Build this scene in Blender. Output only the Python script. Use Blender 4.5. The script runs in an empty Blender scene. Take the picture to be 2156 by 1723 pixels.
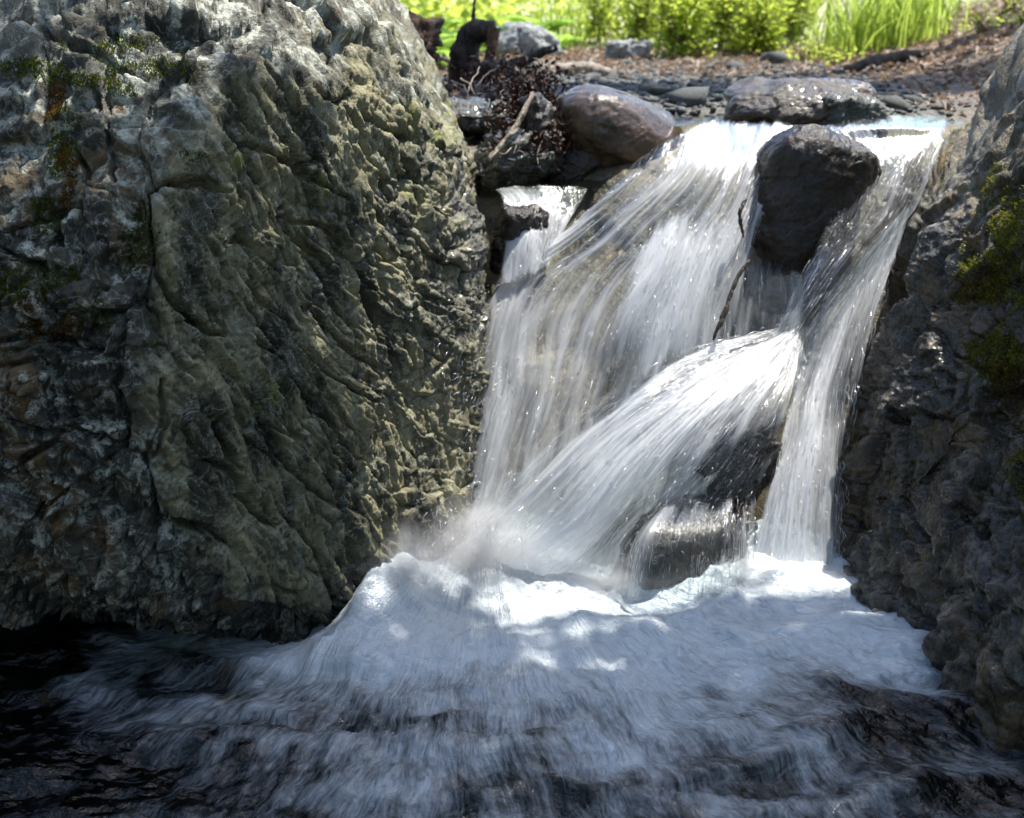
import bpy, math, random
import numpy as np
random.seed(7)
rng = np.random.default_rng(7)
f32 = np.float32
scene = bpy.context.scene
col = scene.collection

# ------------------------------------------------------------------ camera
CAM_H = 1.5
FPX = 2395.0                      # focal length in pixels of a 2156-wide frame
PITCH = math.atan((861 - 30) / FPX)
cam_d = bpy.data.cameras.new('camera')
cam_d.sensor_width = 36.0
cam_d.lens = 36.0 * FPX / 2156.0
cam_d.clip_start = 0.05
cam_d.clip_end = 500
cam_d.dof.use_dof = True
cam_d.dof.focus_distance = 2.65
cam_d.dof.aperture_fstop = 3.2
cam = bpy.data.objects.new('camera', cam_d)
col.objects.link(cam)
cam.location = (0, 0, CAM_H)
cam.rotation_euler = (math.pi / 2 - PITCH, 0, 0)
scene.camera = cam

# ------------------------------------------------------------------ light
SUN_DIR = np.array([0.30, 0.20, 0.93]); SUN_DIR /= np.linalg.norm(SUN_DIR)   # towards the sun
sun_elev = math.asin(SUN_DIR[2])
sun_rot = math.atan2(SUN_DIR[0], SUN_DIR[1])
world = bpy.data.worlds.new('World'); scene.world = world
world.use_nodes = True
wn = world.node_tree.nodes; wl = world.node_tree.links
sky = wn.new('ShaderNodeTexSky'); sky.sky_type = 'NISHITA'; sky.sun_disc = False
sky.sun_elevation = sun_elev; sky.sun_rotation = sun_rot
sky.air_density = 1.0; sky.dust_density = 1.2; sky.ozone_density = 1.5
wl.new(sky.outputs[0], wn['Background'].inputs[0])
wn['Background'].inputs[1].default_value = 0.15
sun_d = bpy.data.lights.new('sun', 'SUN')
sun_d.energy = 4.4; sun_d.angle = math.radians(0.5); sun_d.color = (1.0, 0.95, 0.86)
sun = bpy.data.objects.new('sun', sun_d); col.objects.link(sun)
from mathutils import Vector
sun.rotation_euler = Vector(tuple(SUN_DIR)).to_track_quat('Z', 'Y').to_euler()
sun.location = (3, 6, 8)
scene.view_settings.view_transform = 'Standard'
scene.view_settings.look = 'None'
scene.view_settings.exposure = 1.08
scene.view_settings.gamma = 1.0
scene.view_settings.use_curve_mapping = False
scene.render.engine = 'CYCLES'
cy = scene.cycles
cy.use_denoising = True
cy.max_bounces = 7; cy.diffuse_bounces = 3; cy.glossy_bounces = 3
cy.transmission_bounces = 5; cy.transparent_max_bounces = 14
cy.caustics_reflective = False; cy.caustics_refractive = False
cy.sample_clamp_indirect = 6.0; cy.volume_bounces = 1

# ------------------------------------------------------------------ pixel helpers (2156 x 1723 frame)
CP, SP = math.cos(PITCH), math.sin(PITCH)
def ray(x, y):
    x = np.asarray(x, float); y = np.asarray(y, float)
    a = (x - 1078) / FPX; b = (861 - y) / FPX
    return np.stack([a + 0 * b, CP + b * SP + 0 * a, -SP + b * CP + 0 * a], -1)
def P(x, y, Y):                                   # point on the pixel's ray at depth Y
    r = ray(x, y); t = np.asarray(Y, float) / r[..., 1]
    return r * t[..., None] + np.array([0, 0, CAM_H])
def PZ(x, y, z):                                  # point on the pixel's ray at height z
    r = ray(x, y); t = (z - CAM_H) / r[..., 2]
    return r * t[..., None] + np.array([0, 0, CAM_H])
def project(p):
    q = p - np.array([0, 0, CAM_H])
    fw = q[..., 1] * CP - q[..., 2] * SP; up = q[..., 1] * SP + q[..., 2] * CP
    return 1078 + FPX * q[..., 0] / fw, 861 - FPX * up / fw

# ------------------------------------------------------------------ noise
def _h(ix, iy, iz, seed):
    n = (ix.astype(np.uint32) * np.uint32(374761393) + iy.astype(np.uint32) * np.uint32(668265263)
         + iz.astype(np.uint32) * np.uint32(2147483647 - 58) * np.uint32(3) + np.uint32((seed * 974711 + 12345) & 0xffffffff))
    n = (n ^ (n >> np.uint32(13))) * np.uint32(1274126177)
    n = (n ^ (n >> np.uint32(16))) * np.uint32(2246822519)
    n = n ^ (n >> np.uint32(13))
    return n
def _hf(ix, iy, iz, seed): return _h(ix, iy, iz, seed).astype(f32) / f32(4294967295.0)
def vnoise(p, seed=0):                            # gradient noise about -1..1
    p = p.astype(f32); i = np.floor(p); f = p - i; i = i.astype(np.int32)
    u = f * f * f * (f * (f * 6 - 15) + 10)
    out = 0
    for dx in (0, 1):
        for dy in (0, 1):
            for dz in (0, 1):
                h = _h(i[..., 0] + dx, i[..., 1] + dy, i[..., 2] + dz, seed)
                gx = ((h & np.uint32(1023)).astype(f32) / 511.5 - 1)
                gy = (((h >> np.uint32(10)) & np.uint32(1023)).astype(f32) / 511.5 - 1)
                gz = (((h >> np.uint32(20)) & np.uint32(1023)).astype(f32) / 511.5 - 1)
                d = gx * (f[..., 0] - dx) + gy * (f[..., 1] - dy) + gz * (f[..., 2] - dz)
                w = ((u[..., 0] if dx else 1 - u[..., 0]) * (u[..., 1] if dy else 1 - u[..., 1]) * (u[..., 2] if dz else 1 - u[..., 2]))
                out = out + w * d
    return out * 1.5
def fbm(p, octv=4, seed=0, gain=0.5, lac=2.03):
    a = 1.0; s = 0; p = p.astype(f32)
    for o in range(octv):
        s = s + a * vnoise(p, seed + o * 17); p = p * lac + 3.7; a *= gain
    return s
def ridged(p, octv=4, seed=0, gain=0.5):
    a = 1.0; s = 0; p = p.astype(f32)
    for o in range(octv):
        s = s + a * (1 - np.abs(vnoise(p, seed + o * 13)) * 2); p = p * 2.1 + 1.3; a *= gain
    return s
def worley(p, seed=0, jit=0.66):                  # F1, F2, cell random, vector to the cell point
    p = p.astype(f32); b = np.floor(p - 0.5).astype(np.int32)
    F1 = np.full(p.shape[:-1], 9, f32); F2 = F1.copy(); cid = np.zeros(p.shape[:-1], np.uint32); V = np.zeros(p.shape, f32)
    for dx in (0, 1):
        for dy in (0, 1):
            for dz in (0, 1):
                ix, iy, iz = b[..., 0] + dx, b[..., 1] + dy, b[..., 2] + dz
                h = _h(ix, iy, iz, seed)
                c = np.stack([ix + 0.5 + jit * (((h & np.uint32(1023)).astype(f32)) / 1023 - 0.5),
                              iy + 0.5 + jit * ((((h >> np.uint32(10)) & np.uint32(1023)).astype(f32)) / 1023 - 0.5),
                              iz + 0.5 + jit * ((((h >> np.uint32(20)) & np.uint32(1023)).astype(f32)) / 1023 - 0.5)], -1).astype(f32)
                v = p - c; d = np.sqrt((v * v).sum(-1))
                m = d < F1
                F2 = np.where(m, F1, np.minimum(F2, d)); F1 = np.where(m, d, F1)
                cid = np.where(m, h, cid); V = np.where(m[..., None], v, V)
    return F1, F2, cid, V
def chunk(p, seed=0, tilt=0.8, jit=0.66, crack=0.06):
    """faceted relief: every cell is a plane of its own, joints between them recessed"""
    F1, F2, cid, V = worley(p, seed, jit)
    r = lambda k: (((cid * np.uint32(2654435761 + k * 97)) >> np.uint32(9)) & np.uint32(4095)).astype(f32) / 2047.5 - 1
    g = np.stack([r(1), r(2), r(3)], -1)
    d = r(0) * 0.5 + tilt * (g * V).sum(-1)
    ck = 1 - np.clip((F2 - F1) / crack, 0, 1)
    return d, ck * ck
def sstep(a, b, x):
    t = np.clip((x - a) / (b - a), 0, 1); return t * t * (3 - 2 * t)

# ------------------------------------------------------------------ mesh helpers
def mesh_np(name, V, F, mats, smooth=True, attrs=None, uv=None, midx=None):
    V = np.asarray(V, f32).reshape(-1, 3); F = np.asarray(F, np.int32); k = F.shape[1]
    me = bpy.data.meshes.new(name)
    me.vertices.add(len(V)); me.vertices.foreach_set('co', V.ravel())
    me.loops.add(F.size); me.loops.foreach_set('vertex_index', F.ravel())
    me.polygons.add(len(F)); me.polygons.foreach_set('loop_start', np.arange(len(F), dtype=np.int32) * k)
    if smooth: me.polygons.foreach_set('use_smooth', np.ones(len(F), bool))
    for m in (mats if isinstance(mats, (list, tuple)) else [mats]): me.materials.append(m)
    if midx is not None: me.polygons.foreach_set('material_index', np.asarray(midx, np.int32))
    if attrs:
        for n, a in attrs.items():
            at = me.attributes.new(n, 'FLOAT', 'POINT'); at.data.foreach_set('value', np.asarray(a, f32).ravel())
    if uv is not None:
        ul = me.uv_layers.new(name='UVMap'); ul.data.foreach_set('uv', np.asarray(uv, f32).reshape(-1, 2)[F.ravel()].ravel())
    me.update(calc_edges=True); me.validate()
    return me
def grid_faces(nr, nc, wrap=False):
    r = np.arange(nr - 1)[:, None]; c = np.arange(nc if wrap else nc - 1)[None, :]
    a = r * nc + c; b = r * nc + (c + 1) % nc
    return np.stack([a, b, b + nc, a + nc], -1).reshape(-1, 4)
def link(name, me, parent=None, label=None, cat=None, group=None, kind=None, loc=None):
    o = bpy.data.objects.new(name, me); col.objects.link(o)
    if parent is not None: o.parent = parent
    if label: o['label'] = label
    if cat: o['category'] = cat
    if group: o['group'] = group
    if kind: o['kind'] = kind
    if loc is not None: o.location = loc
    return o
def tri_faces_np(F4): return np.concatenate([F4[:, [0, 1, 2]], F4[:, [0, 2, 3]]])
def grid_normals(V):                               # V (nr, nc, 3)
    dr = np.gradient(V, axis=0); dc = np.gradient(V, axis=1)
    n = np.cross(dc, dr); n /= np.linalg.norm(n, axis=-1, keepdims=True) + 1e-12
    return n
def cr(pts, n):                                    # Catmull-Rom along axis 0, n samples
    pts = np.asarray(pts, float); m = len(pts)
    ext = np.concatenate([[2 * pts[0] - pts[1]], pts, [2 * pts[-1] - pts[-2]]])
    t = np.linspace(0, m - 1 - 1e-6, n); i = t.astype(int); f = (t - i).reshape((-1,) + (1,) * (pts.ndim - 1))
    a, b, c, d = ext[i], ext[i + 1], ext[i + 2], ext[i + 3]
    return 0.5 * (2 * b + (c - a) * f + (2 * a - 5 * b + 4 * c - d) * f ** 2 + (-a + 3 * b - 3 * c + d) * f ** 3)
def tube(path, rad, sides=8, cap=True):
    path = np.asarray(path, float); n = len(path); rad = np.broadcast_to(np.asarray(rad, float), (n,))
    t = np.gradient(path, axis=0); t /= np.linalg.norm(t, axis=1, keepdims=True) + 1e-12
    ref = np.array([0.31, 0.17, 0.93]); ref = ref if abs(t[0] @ ref) < 0.9 else np.array([1., 0, 0])
    V = []
    for k in range(n):
        u = np.cross(ref, t[k]); u /= np.linalg.norm(u) + 1e-12; w = np.cross(t[k], u); ref = np.cross(t[k], u) * 0 + ref
        ang = np.arange(sides) * 2 * np.pi / sides
        V.append(path[k] + rad[k] * (np.cos(ang)[:, None] * u + np.sin(ang)[:, None] * w))
    V = np.concatenate(V); F = grid_faces(n, sides, True)
    if cap:
        V = np.concatenate([V, path[:1], path[-1:]]); a, b = len(V) - 2, len(V) - 1
        c = np.arange(sides); d = (c + 1) % sides; o = (n - 1) * sides
        F = np.concatenate([F, np.stack([d, c, c * 0 + a, c * 0 + a], 1)[:, [0, 1, 2, 2]], np.stack([c + o, d + o, c * 0 + b, c * 0 + b], 1)])
        F3 = np.concatenate([tri_faces_np(F[:grid_faces(n, sides, True).shape[0]]), F[grid_faces(n, sides, True).shape[0]:, :3]])
        return V, F3
    return V, tri_faces_np(F)
def merge(parts):
    Vs, Fs, o = [], [], 0
    for V, F in parts:
        Vs.append(V); Fs.append(np.asarray(F) + o); o += len(V)
    return np.concatenate(Vs), np.concatenate(Fs)
def ico(sub):
    import bmesh
    bm = bmesh.new(); bmesh.ops.create_icosphere(bm, subdivisions=sub, radius=1.0)
    V = np.array([v.co[:] for v in bm.verts]); F = np.array([[v.index for v in f.verts] for f in bm.faces]); bm.free()
    return V, F

# ------------------------------------------------------------------ node material helper
class NM:
    def __init__(s, name):
        s.m = bpy.data.materials.new(name); s.m.use_nodes = True
        s.nt = s.m.node_tree; s.nt.nodes.clear(); s.out = s.nt.nodes.new('ShaderNodeOutputMaterial')
    def n(s, t, ins=None, **kw):
        nd = s.nt.nodes.new(t)
        for k, v in kw.items(): setattr(nd, k, v)
        for k, v in (ins or {}).items():
            sk = nd.inputs[k]
            if isinstance(v, bpy.types.NodeSocket): s.nt.links.new(v, sk)
            else: sk.default_value = v
        return nd
    def noise(s, vec, scale, detail=4, rough=0.55, dist=0.0):
        return s.n('ShaderNodeTexNoise', {'Vector': vec, 'Scale': scale, 'Detail': detail, 'Roughness': rough, 'Distortion': dist}).outputs['Fac']
    def ramp(s, fac, lo, hi):
        return s.n('ShaderNodeMapRange', {'Value': fac, 'From Min': lo, 'From Max': hi}, interpolation_type='SMOOTHSTEP').outputs[0]
    def math(s, op, a, b=0.0, c=None, clamp=False):
        d = {0: a, 1: b}
        if c is not None: d[2] = c
        return s.n('ShaderNodeMath', d, operation=op, use_clamp=clamp).outputs[0]
    def mix(s, fac, a, b, blend='MIX'):
        nd = s.nt.nodes.new('ShaderNodeMix'); nd.data_type = 'RGBA'; nd.blend_type = blend
        for idx, v in ((0, fac), (6, a), (7, b)):
            if isinstance(v, bpy.types.NodeSocket): s.nt.links.new(v, nd.inputs[idx])
            else: nd.inputs[idx].default_value = v if idx == 0 else (*v, 1.0)
        return nd.outputs[2]
    def attr(s, name): return s.n('ShaderNodeAttribute', attribute_name=name).outputs['Fac']
    def mapping(s, vec, sc=(1, 1, 1), rot=(0, 0, 0)):
        return s.n('ShaderNodeMapping', {'Vector': vec, 'Scale': sc, 'Rotation': rot}).outputs[0]
    def bump(s, h, strength=0.5, dist=0.01, nrm=None):
        d = {'Height': h, 'Strength': strength, 'Distance': dist}
        if nrm is not None: d['Normal'] = nrm
        return s.n('ShaderNodeBump', d).outputs[0]
    def pos(s): return s.n('ShaderNodeNewGeometry').outputs['Position']
    def obj(s): return s.n('ShaderNodeTexCoord').outputs['Object']
    def mixs(s, fac, a, b):
        return s.n('ShaderNodeMixShader', {0: fac, 1: a, 2: b}).outputs[0]
    def done(s, sh):
        s.nt.links.new(sh, s.out.inputs[0]); return s.m

def principled(m, color, rough=0.7, nrm=None, spec=0.5, coat=None):
    d = {'Base Color': color if isinstance(color, bpy.types.NodeSocket) else (*color, 1), 'Roughness': rough, 'Specular IOR Level': spec}
    if nrm is not None: d['Normal'] = nrm
    if coat is not None: d['Coat Weight'] = coat; d['Coat Roughness'] = 0.12
    return m.n('ShaderNodeBsdfPrincipled', d).outputs[0]

def rock_mat(name, dark, mid, pale, stain, pale_amt=0.5, stain_amt=0.5, rough=0.75, scale=1.0, wet=0.0, wet_attr=False, face_attr=False, stretch=(1, 1, 1), bump=0.7):
    m = NM(name); v = m.obj(); vs = m.mapping(v, stretch)
    n1 = m.noise(vs, 3.5 * scale, 5, 0.6, 0.4); n2 = m.noise(vs, 13 * scale, 6, 0.65, 0.6)
    n3 = m.noise(vs, 48 * scale, 5, 0.7); n4 = m.noise(v, 6 * scale, 4, 0.6, 0.8); n5 = m.noise(vs, 130 * scale, 3, 0.7)
    c = m.mix(m.ramp(m.math('MULTIPLY_ADD', n3, 0.35, m.math('MULTIPLY', n1, 0.65)), 0.42, 0.57), dark, mid)
    c = m.mix(m.math('MULTIPLY', m.ramp(n4, 0.5, 0.66), stain_amt), c, stain)
    if face_attr:                                    # olive, ochre-banded cleavage face against the cool lichened side
        fa = m.attr('face')
        oc = m.mix(m.ramp(m.noise(m.mapping(v, (1, 1, 0.4)), 9, 5, 0.65, 0.5), 0.40, 0.60), (0.036, 0.036, 0.017), (0.295, 0.268, 0.142))
        c = m.mix(m.math('MULTIPLY', fa, 0.8), c, oc)
    pm = m.math('MULTIPLY', m.ramp(n2, 0.50, 0.60), m.ramp(n3, 0.40, 0.55))
    pm = m.math('MULTIPLY', pm, pale_amt)
    if face_attr:
        pm = m.math('MULTIPLY', pm, m.math('MULTIPLY_ADD', fa, -0.75, 1.0))
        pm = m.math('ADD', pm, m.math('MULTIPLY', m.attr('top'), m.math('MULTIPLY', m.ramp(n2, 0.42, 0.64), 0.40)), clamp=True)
    c = m.mix(pm, c, pale)
    c = m.mix(m.math('MULTIPLY', m.ramp(n5, 0.56, 0.68), 0.6), c, tuple(x * 0.35 for x in dark))
    if face_attr:
        lk = m.math('MULTIPLY', m.attr('lichen'), m.ramp(m.noise(m.mapping(v, (1, 1, 0.45)), 26, 5, 0.7), 0.46, 0.62))
        c = m.mix(m.math('MULTIPLY', lk, 0.8), c, (0.20, 0.22, 0.035))
    vein = m.ramp(m.math('ABSOLUTE', m.math('SUBTRACT', m.noise(vs, 9 * scale, 4, 0.6, 1.2), 0.5)), 0.022, 0.0)
    c = m.mix(m.math('MULTIPLY', vein, 0.35 * pale_amt), c, pale)
    r = m.math('MULTIPLY_ADD', n3, 0.35, rough - 0.18)
    if wet_attr:
        w = m.attr('wet'); r = m.math('MULTIPLY', r, m.math('MULTIPLY_ADD', w, -0.72, 1.0))
        c = m.mix(w, c, (0.42, 0.42, 0.42), 'MULTIPLY')
    h = m.math('ADD', m.math('MULTIPLY', n3, 0.7), m.math('MULTIPLY', n5, 0.3))
    nb = m.bump(h, bump, 0.018)
    return m.done(principled(m, c, r, nb, 0.5, m.math('MULTIPLY', w, 0.35) if wet_attr else (None if not wet else wet)))

# ------------------------------------------------------------------ materials
M = {}
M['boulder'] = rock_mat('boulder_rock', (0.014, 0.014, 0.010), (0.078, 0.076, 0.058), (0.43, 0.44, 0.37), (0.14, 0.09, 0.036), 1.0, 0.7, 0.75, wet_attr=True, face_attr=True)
M['outcrop'] = rock_mat('outcrop_rock', (0.018, 0.016, 0.009), (0.105, 0.084, 0.046), (0.32, 0.31, 0.25), (0.21, 0.135, 0.050), 0.7, 0.9, 0.55, wet_attr=True, stretch=(1, 1, 0.5), bump=1.0)
M['dome'] = rock_mat('dark_brown_stone', (0.020, 0.014, 0.009), (0.065, 0.045, 0.028), (0.16, 0.14, 0.11), (0.05, 0.028, 0.014), 0.3, 0.5, 0.40, 1.6, wet=0.3, bump=0.5)
M['brown'] = rock_mat('brown_wet_stone', (0.030, 0.018, 0.010), (0.085, 0.052, 0.029), (0.14, 0.10, 0.065), (0.05, 0.026, 0.012), 0.25, 0.4, 0.36, 1.6, wet=0.5, bump=0.25)
M['black'] = rock_mat('black_wet_stone', (0.007, 0.006, 0.005), (0.022, 0.016, 0.011), (0.07, 0.06, 0.05), (0.045, 0.022, 0.010), 0.25, 0.5, 0.30, 1.4, wet=0.0, bump=0.5)
M['green'] = rock_mat('green_grey_stone', (0.03, 0.034, 0.028), (0.10, 0.115, 0.10), (0.3, 0.33, 0.3), (0.09, 0.075, 0.045), 0.7, 0.3, 0.5, 1.8, wet=0.25)
M['greenwet'] = rock_mat('dark_green_stone', (0.016, 0.018, 0.014), (0.055, 0.062, 0.05), (0.2, 0.22, 0.2), (0.05, 0.04, 0.025), 0.5, 0.3, 0.36, 1.8, wet=0.6)
M['greystone'] = rock_mat('grey_stone', (0.06, 0.066, 0.064), (0.15, 0.16, 0.155), (0.34, 0.35, 0.33), (0.16, 0.12, 0.08), 0.6, 0.5, 0.75, 4.0)
M['palestone'] = rock_mat('pale_stone', (0.2, 0.21, 0.21), (0.36, 0.38, 0.38), (0.6, 0.62, 0.62), (0.3, 0.26, 0.2), 0.6, 0.2, 0.8, 2.5)
M['tan'] = rock_mat('tan_stone', (0.2, 0.12, 0.06), (0.42, 0.27, 0.15), (0.6, 0.45, 0.3), (0.3, 0.14, 0.06), 0.5, 0.4, 0.5, 2.5)
M['bed'] = rock_mat('creek_bed_rock', (0.022, 0.019, 0.016), (0.095, 0.076, 0.052), (0.24, 0.22, 0.17), (0.17, 0.12, 0.05), 0.4, 0.7, 0.45, 1.2, wet=0.2)

def ground_mat():
    m = NM('creek_ground'); v = m.pos()
    sep = m.n('ShaderNodeSeparateXYZ', {0: v})
    bedn = m.noise(v, 4, 6, 0.62, 0.4); fine = m.noise(v, 35, 5, 0.7)
    bed = m.mix(m.ramp(bedn, 0.38, 0.64), (0.035, 0.028, 0.018), (0.22, 0.165, 0.09))
    bed = m.mix(m.math('MULTIPLY', m.ramp(fine, 0.52, 0.7), 0.5), bed, (0.26, 0.24, 0.19))
    soil = m.mix(m.ramp(m.noise(v, 22, 5, 0.7), 0.35, 0.65), (0.07, 0.045, 0.028), (0.26, 0.19, 0.13))
    grav = m.mix(m.ramp(m.noise(v, 60, 4, 0.7), 0.35, 0.65), (0.05, 0.05, 0.045), (0.17, 0.165, 0.15))
    grass = m.mix(m.ramp(m.noise(v, 3, 5, 0.6), 0.35, 0.65), (0.22, 0.26, 0.08), (0.46, 0.44, 0.28))
    c = m.mix(m.attr('gravel'), bed, grav)
    c = m.mix(m.attr('soil'), c, soil); c = m.mix(m.attr('far'), c, grass)
    r = m.math('MULTIPLY_ADD', m.attr('gravel'), 0.45, 0.4)
    nb = m.bump(m.math('ADD', bedn, m.math('MULTIPLY', fine, 0.6)), 0.6, 0.03)
    return m.done(principled(m, c, r, nb))
M['ground'] = ground_mat()

def white_water():
    m = NM('white_water'); fac = m.attr('foam')
    uv = m.n('ShaderNodeUVMap', uv_map='UVMap').outputs[0]
    nb = m.bump(m.noise(m.mapping(uv, (210, 22, 1)), 1.0, 2, 0.6), 0.55, 0.012)
    clear = m.mixs(m.math('MULTIPLY_ADD', m.n('ShaderNodeLayerWeight', {'Blend': 0.2, 'Normal': nb}).outputs['Fresnel'], 0.9, 0.02),
                   m.n('ShaderNodeBsdfTransparent', {'Color': (0.84, 0.88, 0.88, 1)}).outputs[0],
                   m.n('ShaderNodeBsdfGlossy', {'Color': (1, 1, 1, 1), 'Roughness': 0.12, 'Normal': nb}).outputs[0])
    foam = m.mixs(0.5, m.n('ShaderNodeBsdfDiffuse', {'Color': (0.88, 0.90, 0.93, 1)}).outputs[0],
                  m.n('ShaderNodeBsdfTranslucent', {'Color': (0.90, 0.92, 0.96, 1)}).outputs[0])
    foam = m.mixs(0.10, foam, m.n('ShaderNodeBsdfGlossy', {'Color': (1, 1, 1, 1), 'Roughness': 0.22, 'Normal': nb}).outputs[0])
    return m.done(m.mixs(m.attr('edge'), m.n('ShaderNodeBsdfTransparent').outputs[0], m.mixs(fac, clear, foam)))
M['white_water'] = white_water()

def strand_mat():
    m = NM('water_strand')
    a = m.mixs(0.5, m.n('ShaderNodeBsdfDiffuse', {'Color': (0.92, 0.94, 0.96, 1)}).outputs[0], m.n('ShaderNodeBsdfTranslucent', {'Color': (0.92, 0.94, 0.97, 1)}).outputs[0])
    g = m.n('ShaderNodeBsdfGlossy', {'Color': (1, 1, 1, 1), 'Roughness': 0.22}).outputs[0]
    return m.done(m.mixs(0.35, a, g))
M['strand'] = strand_mat()

def pool_mat():
    m = NM('pool_water'); uv = m.n('ShaderNodeUVMap', uv_map='UVMap').outputs[0]; v = m.pos()
    warp = m.n('ShaderNodeTexNoise', {'Vector': v, 'Scale': 3.0, 'Detail': 3.0}).outputs['Color']
    wv = m.n('ShaderNodeVectorMath', {0: uv, 1: m.n('ShaderNodeVectorMath', {0: warp, 1: (0.12, 0.10, 0.0)}, operation='MULTIPLY').outputs[0]}, operation='ADD').outputs[0]
    big = m.noise(v, 5.5, 5, 0.6, 0.5); s2 = m.noise(m.mapping(wv, (30, 6, 1)), 1.0, 4, 0.62); s3 = m.noise(m.mapping(wv, (120, 22, 1)), 1.0, 3, 0.68)
    rip = m.noise(m.mapping(v, (1, 1.6, 1)), 26, 4, 0.6, 0.6)
    f = m.math('ADD', m.math('MULTIPLY', big, 0.7), m.math('ADD', m.math('MULTIPLY', s2, 1.0), m.math('MULTIPLY', s3, 0.8)))
    f = m.math('ADD', f, m.math('MULTIPLY_ADD', m.attr('foam'), 1.5, -1.55))
    fac = m.math('MULTIPLY', m.ramp(f, -0.05, 1.15), 0.96)
    h = m.math('ADD', m.math('MULTIPLY', rip, 0.4), m.math('ADD', m.math('MULTIPLY', s2, 0.35), m.math('MULTIPLY', s3, 0.22)))
    nb = m.bump(h, 0.8, 0.03); nw = m.bump(m.math('ADD', rip, m.math('MULTIPLY', s2, 0.4)), 0.4, 0.03)
    fr = m.n('ShaderNodeFresnel', {'IOR': 1.33, 'Normal': nw}).outputs[0]
    water = m.mixs(m.math('MULTIPLY_ADD', fr, 1.0, 0.01, clamp=True), m.n('ShaderNodeBsdfTransparent', {'Color': (0.05, 0.09, 0.11, 1)}).outputs[0],
                   m.n('ShaderNodeBsdfGlossy', {'Color': (1, 1, 1, 1), 'Roughness': 0.10, 'Normal': nw}).outputs[0])
    foam = m.mixs(0.25, m.n('ShaderNodeBsdfDiffuse', {'Color': (0.79, 0.87, 0.93, 1), 'Normal': nb}).outputs[0],
                  m.n('ShaderNodeBsdfTranslucent', {'Color': (0.79, 0.88, 0.95, 1), 'Normal': nb}).outputs[0])
    foam = m.mixs(0.10, foam, m.n('ShaderNodeBsdfGlossy', {'Color': (1, 1, 1, 1), 'Roughness': 0.22, 'Normal': nb}).outputs[0])
    return m.done(m.mixs(fac, water, foam))
M['pool'] = pool_mat()

def stream_mat():
    m = NM('stream_water'); v = m.pos()
    rip = m.noise(m.mapping(v, (1, 0.6, 1)), 34, 4, 0.6, 0.5)
    nw = m.bump(rip, 0.5, 0.02)
    fr = m.n('ShaderNodeFresnel', {'IOR': 1.33, 'Normal': nw}).outputs[0]
    return m.done(m.mixs(fr, m.n('ShaderNodeBsdfTransparent', {'Color': (0.72, 0.76, 0.70, 1)}).outputs[0],
                  m.n('ShaderNodeBsdfGlossy', {'Color': (1, 1, 1, 1), 'Roughness': 0.07, 'Normal': nw}).outputs[0]))
M['stream'] = stream_mat()

def leaf_mat(name, c1, c2, trans, scale=3.0, tw=0.55):
    m = NM(name); v = m.pos(); w = m.n('ShaderNodeNewGeometry').outputs['Random Per Island']
    c = m.mix(w, c1, c2)
    t = m.mix(w, trans, tuple(min(1, x * 1.35) for x in trans))
    a = principled(m, c, 0.55, None, 0.3)
    return m.done(m.mixs(tw, a, m.n('ShaderNodeBsdfTranslucent', {'Color': t}).outputs[0]))
M['leaf'] = leaf_mat('shrub_leaf', (0.06, 0.12, 0.02), (0.12, 0.17, 0.03), (0.56, 0.66, 0.10))
M['leaf2'] = leaf_mat('fern_leaf', (0.05, 0.13, 0.02), (0.09, 0.17, 0.03), (0.40, 0.60, 0.10))
M['grass'] = leaf_mat('grass_blade', (0.08, 0.14, 0.02), (0.14, 0.18, 0.04), (0.52, 0.66, 0.12))
M['tree_leaf'] = leaf_mat('tree_leaf', (0.04, 0.08, 0.015), (0.07, 0.11, 0.02), (0.18, 0.28, 0.03), tw=0.35)
M['litter'] = leaf_mat('dead_leaf', (0.11, 0.075, 0.052), (0.36, 0.29, 0.23), (0.30, 0.20, 0.13), tw=0.2)
M['moss'] = leaf_mat('moss', (0.035, 0.055, 0.008), (0.09, 0.10, 0.015), (0.12, 0.16, 0.01), tw=0.25)
M['moss_yellow'] = leaf_mat('moss_yellow', (0.09, 0.10, 0.012), (0.20, 0.19, 0.03), (0.24, 0.26, 0.03), tw=0.3)
M['moss_rust'] = leaf_mat('moss_rust', (0.07, 0.035, 0.010), (0.14, 0.07, 0.015), (0.16, 0.08, 0.01), tw=0.2)
def wood_mat(name, a, b, rough=0.8, stretch=(8, 8, 1.2)):
    m = NM(name); v = m.obj()
    n1 = m.noise(m.mapping(v, stretch), 6, 5, 0.65, 0.4); n2 = m.noise(v, 30, 4, 0.6)
    c = m.mix(m.ramp(n1, 0.35, 0.68), a, b)
    return m.done(principled(m, c, rough, m.bump(m.math('ADD', n1, m.math('MULTIPLY', n2, 0.4)), 0.7, 0.02)))
M['wood'] = wood_mat('dark_driftwood', (0.020, 0.015, 0.011), (0.085, 0.062, 0.045))
M['woodbrown'] = wood_mat('split_wood', (0.09, 0.05, 0.025), (0.22, 0.13, 0.07))
M['twigpale'] = wood_mat('pale_twig', (0.17, 0.13, 0.09), (0.36, 0.30, 0.22), 0.55)
M['twigdark'] = wood_mat('dark_twig', (0.02, 0.014, 0.010), (0.06, 0.04, 0.028), 0.45)
M['wetleaf'] = leaf_mat('wet_leaf', (0.010, 0.007, 0.005), (0.045, 0.018, 0.011), (0.04, 0.014, 0.008), tw=0.1)
M['rootsoil'] = rock_mat('root_soil', (0.05, 0.03, 0.018), (0.14, 0.085, 0.055), (0.24, 0.16, 0.11), (0.12, 0.06, 0.03), 0.4, 0.4, 0.9, 3)

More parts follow.
